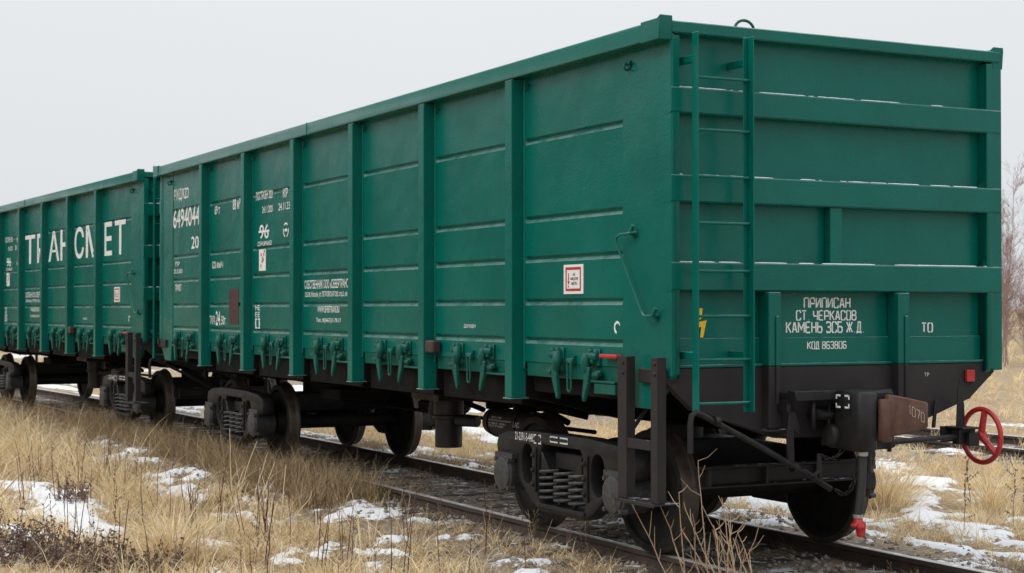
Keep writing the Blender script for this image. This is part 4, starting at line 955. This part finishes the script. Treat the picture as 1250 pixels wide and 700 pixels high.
# ------------------------------------------------------------------ stalks and shrubs
def stalk_mesh(name, stems, palette, side=0., seed=0, heads=False, rr=.0058):
    """stems: list of (dx, dy, height, lean, azimuth)"""
    rn = random.Random(seed); mb = MB(); cols = []
    for dx, dy, h, ln, az in stems:
        pts = []; a = ln; p = Vector((dx, dy, -.03)); hd = Vector((math.cos(az), math.sin(az), 0))
        ns = 9
        for i in range(ns):
            pts.append(p.copy()); p = p+(hd*math.sin(a)+Vector((0, 0, math.cos(a))))*(h/(ns-1))+Vector((rn.gauss(0, .004), rn.gauss(0, .004), 0)); a += rn.gauss(.01, .05)
        col = palette[rn.randrange(len(palette))]; n0 = len(mb.v)
        mb.tube(pts, [rr*(1-.6*i/(ns-1)) for i in range(ns)], 5)
        for i in range(2, ns):
            if rn.random() < side:
                b0 = pts[i]; d = Vector((rn.gauss(0, 1), rn.gauss(0, 1), rn.uniform(.6, 1.6))).normalized(); Lb = h*rn.uniform(.07, .22)
                q = [b0, b0+d*Lb*.5, b0+d*Lb+Vector((0, 0, Lb*.25))]; mb.tube(q, [rr*.55, rr*.45, rr*.25], 4)
                if heads:
                    for t in (.5, .75, 1.): mb.tube([b0+d*Lb*t, b0+d*(Lb*t)+Vector((.004, 0, .014))], [.006, .003], 5)
        if heads:
            for i in range(4, ns):
                for _ in range(2):
                    q = pts[i]+Vector((rn.gauss(0, .006), rn.gauss(0, .006), rn.gauss(0, .02))); mb.tube([q, q+Vector((rn.gauss(0, .006), rn.gauss(0, .006), .014))], [.006, .003], 5)
        cols += [col]*(len(mb.v)-n0)
    me = mb.mesh(name, M['stalk'], 0, 60); a = me.attributes.new('tint', 'FLOAT_COLOR', 'POINT')
    a.data.foreach_set('color', np.concatenate([np.array(cols), np.ones((len(cols), 1))], 1).astype(np.float32).ravel())
    return me
RED = [(.10, .04, .037), (.13, .055, .047), (.085, .042, .036)]; TAN = [(.42, .31, .18), (.5, .38, .23), (.33, .24, .14)]; BRN = [(.14, .095, .07), (.19, .13, .095)]
rn = random.Random(5)
def single(h, ln, az): return [(0, 0, h, ln, az)]
variants = {
 'red1': stalk_mesh('weed_stalk', [(0, 0, .80, .14, .9), (.05, .02, .62, .08, 1.2)], RED, .12, 1),
 'red2': stalk_mesh('weed_stalk', [(0, 0, .66, .10, 4.2)], RED, .1, 2),
 'redc': stalk_mesh('weed_stalk', [(rn.gauss(0, .05), rn.gauss(0, .05), rn.uniform(.45, .75), rn.uniform(.0, .14), rn.uniform(0, 6)) for _ in range(9)], RED, .08, 3),
 'redl': stalk_mesh('weed_stalk', [(0, 0, .62, .24, 3.9), (.02, .03, .56, .2, 3.7)], RED, .1, 4),
 'tan1': stalk_mesh('weed_stalk', [(0, 0, .6, .22, 5.8), (.02, 0, .45, .5, .4), (0, .02, .5, .3, 2.6)], TAN, .25, 5, False, .0036),
 'tan2': stalk_mesh('weed_stalk', [(0, 0, .95, .12, 5.9), (.02, .01, .85, .35, .5), (0, .02, .7, .6, 5.2), (-.02, 0, .6, .5, 2.4)], [(.72, .55, .33), (.80, .64, .42)], .12, 15, False, .0075),
 'brn1': stalk_mesh('weed_stalk', [(0, 0, .42, .1, 2.), (.03, 0, .5, .2, 5.)], BRN, .6, 6, True, .0034),
 'brn2': stalk_mesh('weed_stalk', [(0, 0, .5, .05, 1.)], BRN, .5, 7, True, .0034)}
def put_stalk(kind, x, y, label, sc=1., rz=0.):
    o = mesh_obj('weed_stalk', variants[kind]); o.location = (x, y, float(ground_z(x, y))); o.rotation_euler = (0, 0, rz); o.scale = (sc,)*3
    tag(o, label, 'weed stalk', {'red': 'reddish weed stalks', 'tan': 'pale grass stems', 'brn': 'seeded weed stems'}[kind[:3]])
for x, y, sc, rz in ((-3.15, -3.35, 1.1, 0), (-3.05, -2.9, 1., .3), (-2.6, -2.85, .85, 1.2), (-3.3, -2.6, .8, 2.2), (-2.3, -2.5, .95, .4), (-6.2, -2.8, .9, .1), (-10, -3.3, .9, 0), (-10.4, -2.9, .8, 2)):
    put_stalk('red1', x, y, 'pair of thin dark red bare stalks rising from yellow grass on the left', sc, rz)
for x, y, sc, rz in ((-7.0, -3.3, 1., 0), (-5.3, -3.0, .9, 1), (-4.6, -2.6, .8, 2), (-2.2, -2.2, .8, 0), (-8.9, -3.8, .9, .5), (-9.6, -3.4, .9, 2.1), (-1.9, -2.1, .7, 4)):
    put_stalk('red2', x, y, 'lone dark red bare stalk standing in the dry grass left of the track', sc, rz)
rs = random.Random(91)
for i in range(76):
    x = rs.uniform(-12, -1.2); y = rs.uniform(-4.6, -1.4)
    kd = rs.choice(('red1', 'red2', 'red2', 'tan1', 'brn2'))
    put_stalk(kd, x, y, {'red1': 'pair of thin dark red bare stalks rising from yellow grass on the left', 'red2': 'lone dark red bare stalk standing in the dry grass left of the track', 'tan1': 'pale yellow grass stems leaning in front of the wagon wheels', 'brn2': 'thin brown seeded stem standing in the dry grass left of the track'}[kd], rs.uniform(.6, 1.05), rs.uniform(0, 6.2))
for x, y, lb in ((-5.2, -2.62, 'dense bunch of upright dark red stalks beside the golden tussock'), (-6.1, -3.05, 'bunch of dark red stalks at the edge of the left snow patch')): put_stalk('redc', x, y, lb, .85, x)
for x, y, sc, rz in ((-5.5, -2.75, .95, 0), (-4.2, -4.6, 1.1, 2.6), (-3.9, -4.3, 1.05, 2.5)): put_stalk('redl', x, y, 'leaning pair of dark red stalks in the left foreground', sc, rz)
for x, y, sc, rz in ((-7.0, -1.7, 1., 0), (-6.2, -1.9, .9, 1.), (-4.0, -1.75, .9, 2), (-3.1, -1.35, .75, .6), (-5.1, -1.9, .8, 3), (-8.2, -1.9, 1., 4), (-2.2, -1.35, .7, 5)):
    put_stalk('tan1', x, y, 'pale yellow grass stems leaning in front of the wagon wheels', sc, rz)
for x, y, sc, rz in ((-7.4, -2.25, 1., 0), (-6.3, -2.4, .8, 1.3), (-5.0, -2.55, .8, 2.9), (-9.2, -2.7, .8, .4), (-3.6, -2.3, .6, 4)):
    put_stalk('tan2', x, y, 'broad pale yellow grass stems arching in the foreground left of the track', sc, rz)
for x, y, sc, rz in ((-2.6, -1.15, .7, 0), (-2.1, -1.1, .6, 1), (-1.7, -1.2, .7, 2), (-3.3, -1.2, .6, 3), (-4.6, -1.1, .7, 4), (.5, -.55, .5, 1), (.9, -.1, .5, 2), (.4, .1, .45, 3), (-5.4, -1.0, .6, 0)):
    put_stalk('brn1', x, y, 'small brown seeded weed growing beside the near rail', sc, rz)
for x, y, sc, rz in ((-3.2, 2.6, .9, 0), (-2.2, 3.2, 1.1, 1), (-1.9, 3.7, 1.2, 2), (-3.6, 4.6, 1.3, 3), (-5.2, 3.9, 1.2, 4), (-2.7, 4.3, 1.2, 5), (-6.4, 5.3, 1.2, 0), (-3.4, 6.2, 1.3, 1)):
    put_stalk('brn2', x, y, 'thin brown seeded stem standing in the snowy field right of the coupler', sc, rz)
bw = []
rn = random.Random(21)
for k in range(19): bw.append((rn.gauss(0, .16), rn.gauss(0, .08), rn.uniform(.4, 1.0), rn.uniform(.15, .62), rn.choice((3.6, 4.1, 4.5, 5.2, .6, 2.9)) + rn.gauss(0, .3)))
o = mesh_obj('dry_weed', stalk_mesh('dry_weed', bw, [(.40, .29, .20), (.32, .22, .15), (.48, .36, .25)], .6, 9, False, .0062)); o.location = (.12, -1.12, float(ground_z(.12, -1.12)))
tag(o, 'large branching tan dead weed spreading in front of the nearest wheel', 'dry weed')

def dead_shrub(x, y, r, k, seed, label):
    rn = random.Random(seed); root = empty('dead_shrub', (x, y, float(ground_z(x, y)))); st = MB(); lv = MB()
    for i in range(k):
        a = rn.uniform(0, 2*PI); R = r*math.sqrt(rn.random()); b0 = Vector((R*math.cos(a), R*.6*math.sin(a), -.02)); h = rn.uniform(.10, .34)
        d = Vector((rn.gauss(0, .35), rn.gauss(0, .35), 1)).normalized(); pts = [b0, b0+d*h*.5, b0+d*h+Vector((rn.gauss(0, .03), rn.gauss(0, .03), 0))]
        st.tube(pts, [.0042, .0034, .002], 5)
        for j in range(rn.randint(6, 12)):
            t = rn.uniform(.25, 1.05); q = pts[0].lerp(pts[2], t); u = Vector((rn.gauss(0, 1), rn.gauss(0, 1), rn.gauss(-.2, .7))).normalized(); v = u.cross(Vector((rn.gauss(0, 1), rn.gauss(0, 1), rn.gauss(0, 1)))).normalized(); w = u.cross(v)
            l = rn.uniform(.018, .042); ww = l*rn.uniform(.22, .4); cu = rn.uniform(.2, .7)*l
            lv.add([q, q+u*l*.4+v*ww+w*cu*.4, q+u*l*.45-w*cu*.1, q+u*l*.4-v*ww+w*cu*.4, q+u*l*.9+w*cu+v*ww*.4, q+u*l*1.0+w*cu*1.2, q+u*l*.9+w*cu-v*ww*.4], [(0, 2, 1), (0, 3, 2), (1, 2, 5, 4), (2, 3, 6, 5)])
    for name, mb, pal in (('stems', st, [(.16, .11, .09)]), ('leaves', lv, [(.15, .10, .085), (.20, .145, .115), (.27, .20, .165), (.11, .075, .065)])):
        me = mb.mesh(name, M['stalk'], 0, 0 if name == 'leaves' else 60, fix=False); nv = len(me.vertices)
        c = np.array(pal)[np.repeat(RNG.integers(0, len(pal), nv//7+1), 7)[:nv]]; at = me.attributes.new('tint', 'FLOAT_COLOR', 'POINT')
        at.data.foreach_set('color', np.concatenate([c, np.ones((nv, 1))], 1).astype(np.float32).ravel()); mesh_obj(name, me, root)
    tag(root, label, 'dead shrub', 'dead shrubs')
dead_shrub(-5.35, -5.1, .62, 120, 1, 'dark brown withered shrub at the far left of the snowy foreground')
dead_shrub(-4.75, -4.8, .55, 120, 2, 'dark brown withered shrub in the middle of the foreground clump')
dead_shrub(-4.15, -4.5, .5, 110, 5, 'dark brown withered shrub at the right end of the foreground clump')
dead_shrub(-3.75, -4.05, .34, 40, 3, 'smaller sparse withered shrub next to the golden tussock')
dead_shrub(-8.3, -3.75, .28, 34, 4, 'small brown withered plant poking through the largest snow patch')
o = mesh_obj('reed_stem', stalk_mesh('reed_stem', [(0, 0, 1.25, .62, 1.05)], TAN, 0, 44, False, .010)); o.location = (-6.6, -5.05, float(ground_z(-6.6, -5.05))); tag(o, 'thick pale reed stem leaning in from the left edge of the photo', 'reed')

# unseen spruce wood added left of the camera to darken what side panels mirror
N = 9000; X = RNG.uniform(-190, 6, N); Y = RNG.uniform(-62, -30, N); cx_ = np.round(X/3.2)*3.2+RNG.normal(0, .8, N); P = np.stack([cx_, Y, ground_z(cx_, Y)+RNG.uniform(0, 9, N)], 1)
wv = blades(P, RNG.uniform(2.5, 5.5, N), RNG.uniform(.5, 1.1, N), RNG.uniform(.1, 1.3, N), RNG.uniform(0, 2*PI, N), RNG.uniform(-.4, .8, N), np.array([(.035, .045, .028)])*RNG.uniform(.6, 1.5, (N, 1)), 3)
grass_obj('unseen_woods', [wv])

# ------------------------------------------------------------------ bare trees beyond the field
def tree_meshes(seed, h):
    rn = random.Random(seed); tk = MB(); tw = MB()
    pts = []; p = Vector((0, 0, -.2))
    for i in range(12):
        pts.append(p.copy()); p = p+Vector((rn.gauss(0, .045), rn.gauss(0, .045), h/11))
    tk.tube(pts, [.036*h/7*(1-.85*i/11) for i in range(12)], 7)
    def br(p, d, L_, r, lvl):
        q = [p]; dd = d.copy()
        for i in range(4):
            dd = (dd+Vector((rn.gauss(0, .14), rn.gauss(0, .14), rn.uniform(.0, .16)))).normalized(); q.append(q[-1]+dd*L_/4)
        (tk if lvl == 0 else tw).tube(q, [r*(1-.7*i/4) for i in range(5)], 5 if lvl == 0 else 3, caps=False)
        if lvl < 2:
            for i in range(rn.randint(5, 8) if lvl == 0 else rn.randint(3, 6)):
                t = rn.uniform(.2, 1.); k = min(3, int(t*4)); s = q[k].lerp(q[k+1], t*4-k)
                d2 = (dd+Vector((rn.gauss(0, .6), rn.gauss(0, .6), rn.gauss(.25, .3)))).normalized(); br(s, d2, L_*rn.uniform(.35, .6), max(.004, r*.5), lvl+1)
    for i in range(int(26+h*2)):
        t = rn.uniform(.12, .98); k = min(10, int(t*11)); s = pts[k].lerp(pts[k+1], t*11-k); a = rn.uniform(0, 2*PI); el = rn.uniform(.5, 1.15)
        br(s, Vector((math.cos(a)*math.cos(el), math.sin(a)*math.cos(el), math.sin(el))), h*(.30-.2*t)*rn.uniform(.7, 1.2), .013*h/7*(1.15-t), 0)
    return tk.mesh('trunk', M['bark'], 0, 60, fix=False), tw.mesh('crown', M['twig'], 0, 60, fix=False)
TM = [tree_meshes(101, 7.2), tree_meshes(102, 5.4), tree_meshes(103, 4.2), tree_meshes(104, 3.0)]
def add_tree(k, x, y, sc, rz, label):
    r_ = empty('bare_tree', (x, y, float(ground_z(x, y))), rz); r_.scale = (sc,)*3
    mesh_obj('trunk', TM[k][0], r_); mesh_obj('crown', TM[k][1], r_); tag(r_, label, 'tree', 'bare trees beyond the field')
rn = random.Random(77)
add_tree(0, -34.2, 34.9, 1.0, 0., 'tallest thin bare tree at the right edge beyond the field')
for x, y, k in ((-35.5, 38.5, 1), (-36.2, 40.2, 0), (-34.9, 36.6, 2), (-38.2, 43.5, 1), (-35.4, 36.0, 1), (-41, 47.5, 0), (-36.8, 39.3, 2), (-33.4, 36.8, 3), (-34.2, 38.4, 1)):
    add_tree(k, x, y, rn.uniform(.85, 1.1), rn.uniform(0, 6), 'slender bare reddish tree in the thicket beyond the snowy field')
for i in range(170):
    y = rn.uniform(34, 74); x = rn.uniform(-92, -18) - (y-34)*.4
    add_tree(rn.choice((0, 0, 1, 1, 1, 2, 2, 3)), x, y, rn.uniform(.8, 1.12), rn.uniform(0, 6), 'slender bare reddish tree in the thicket beyond the snowy field')
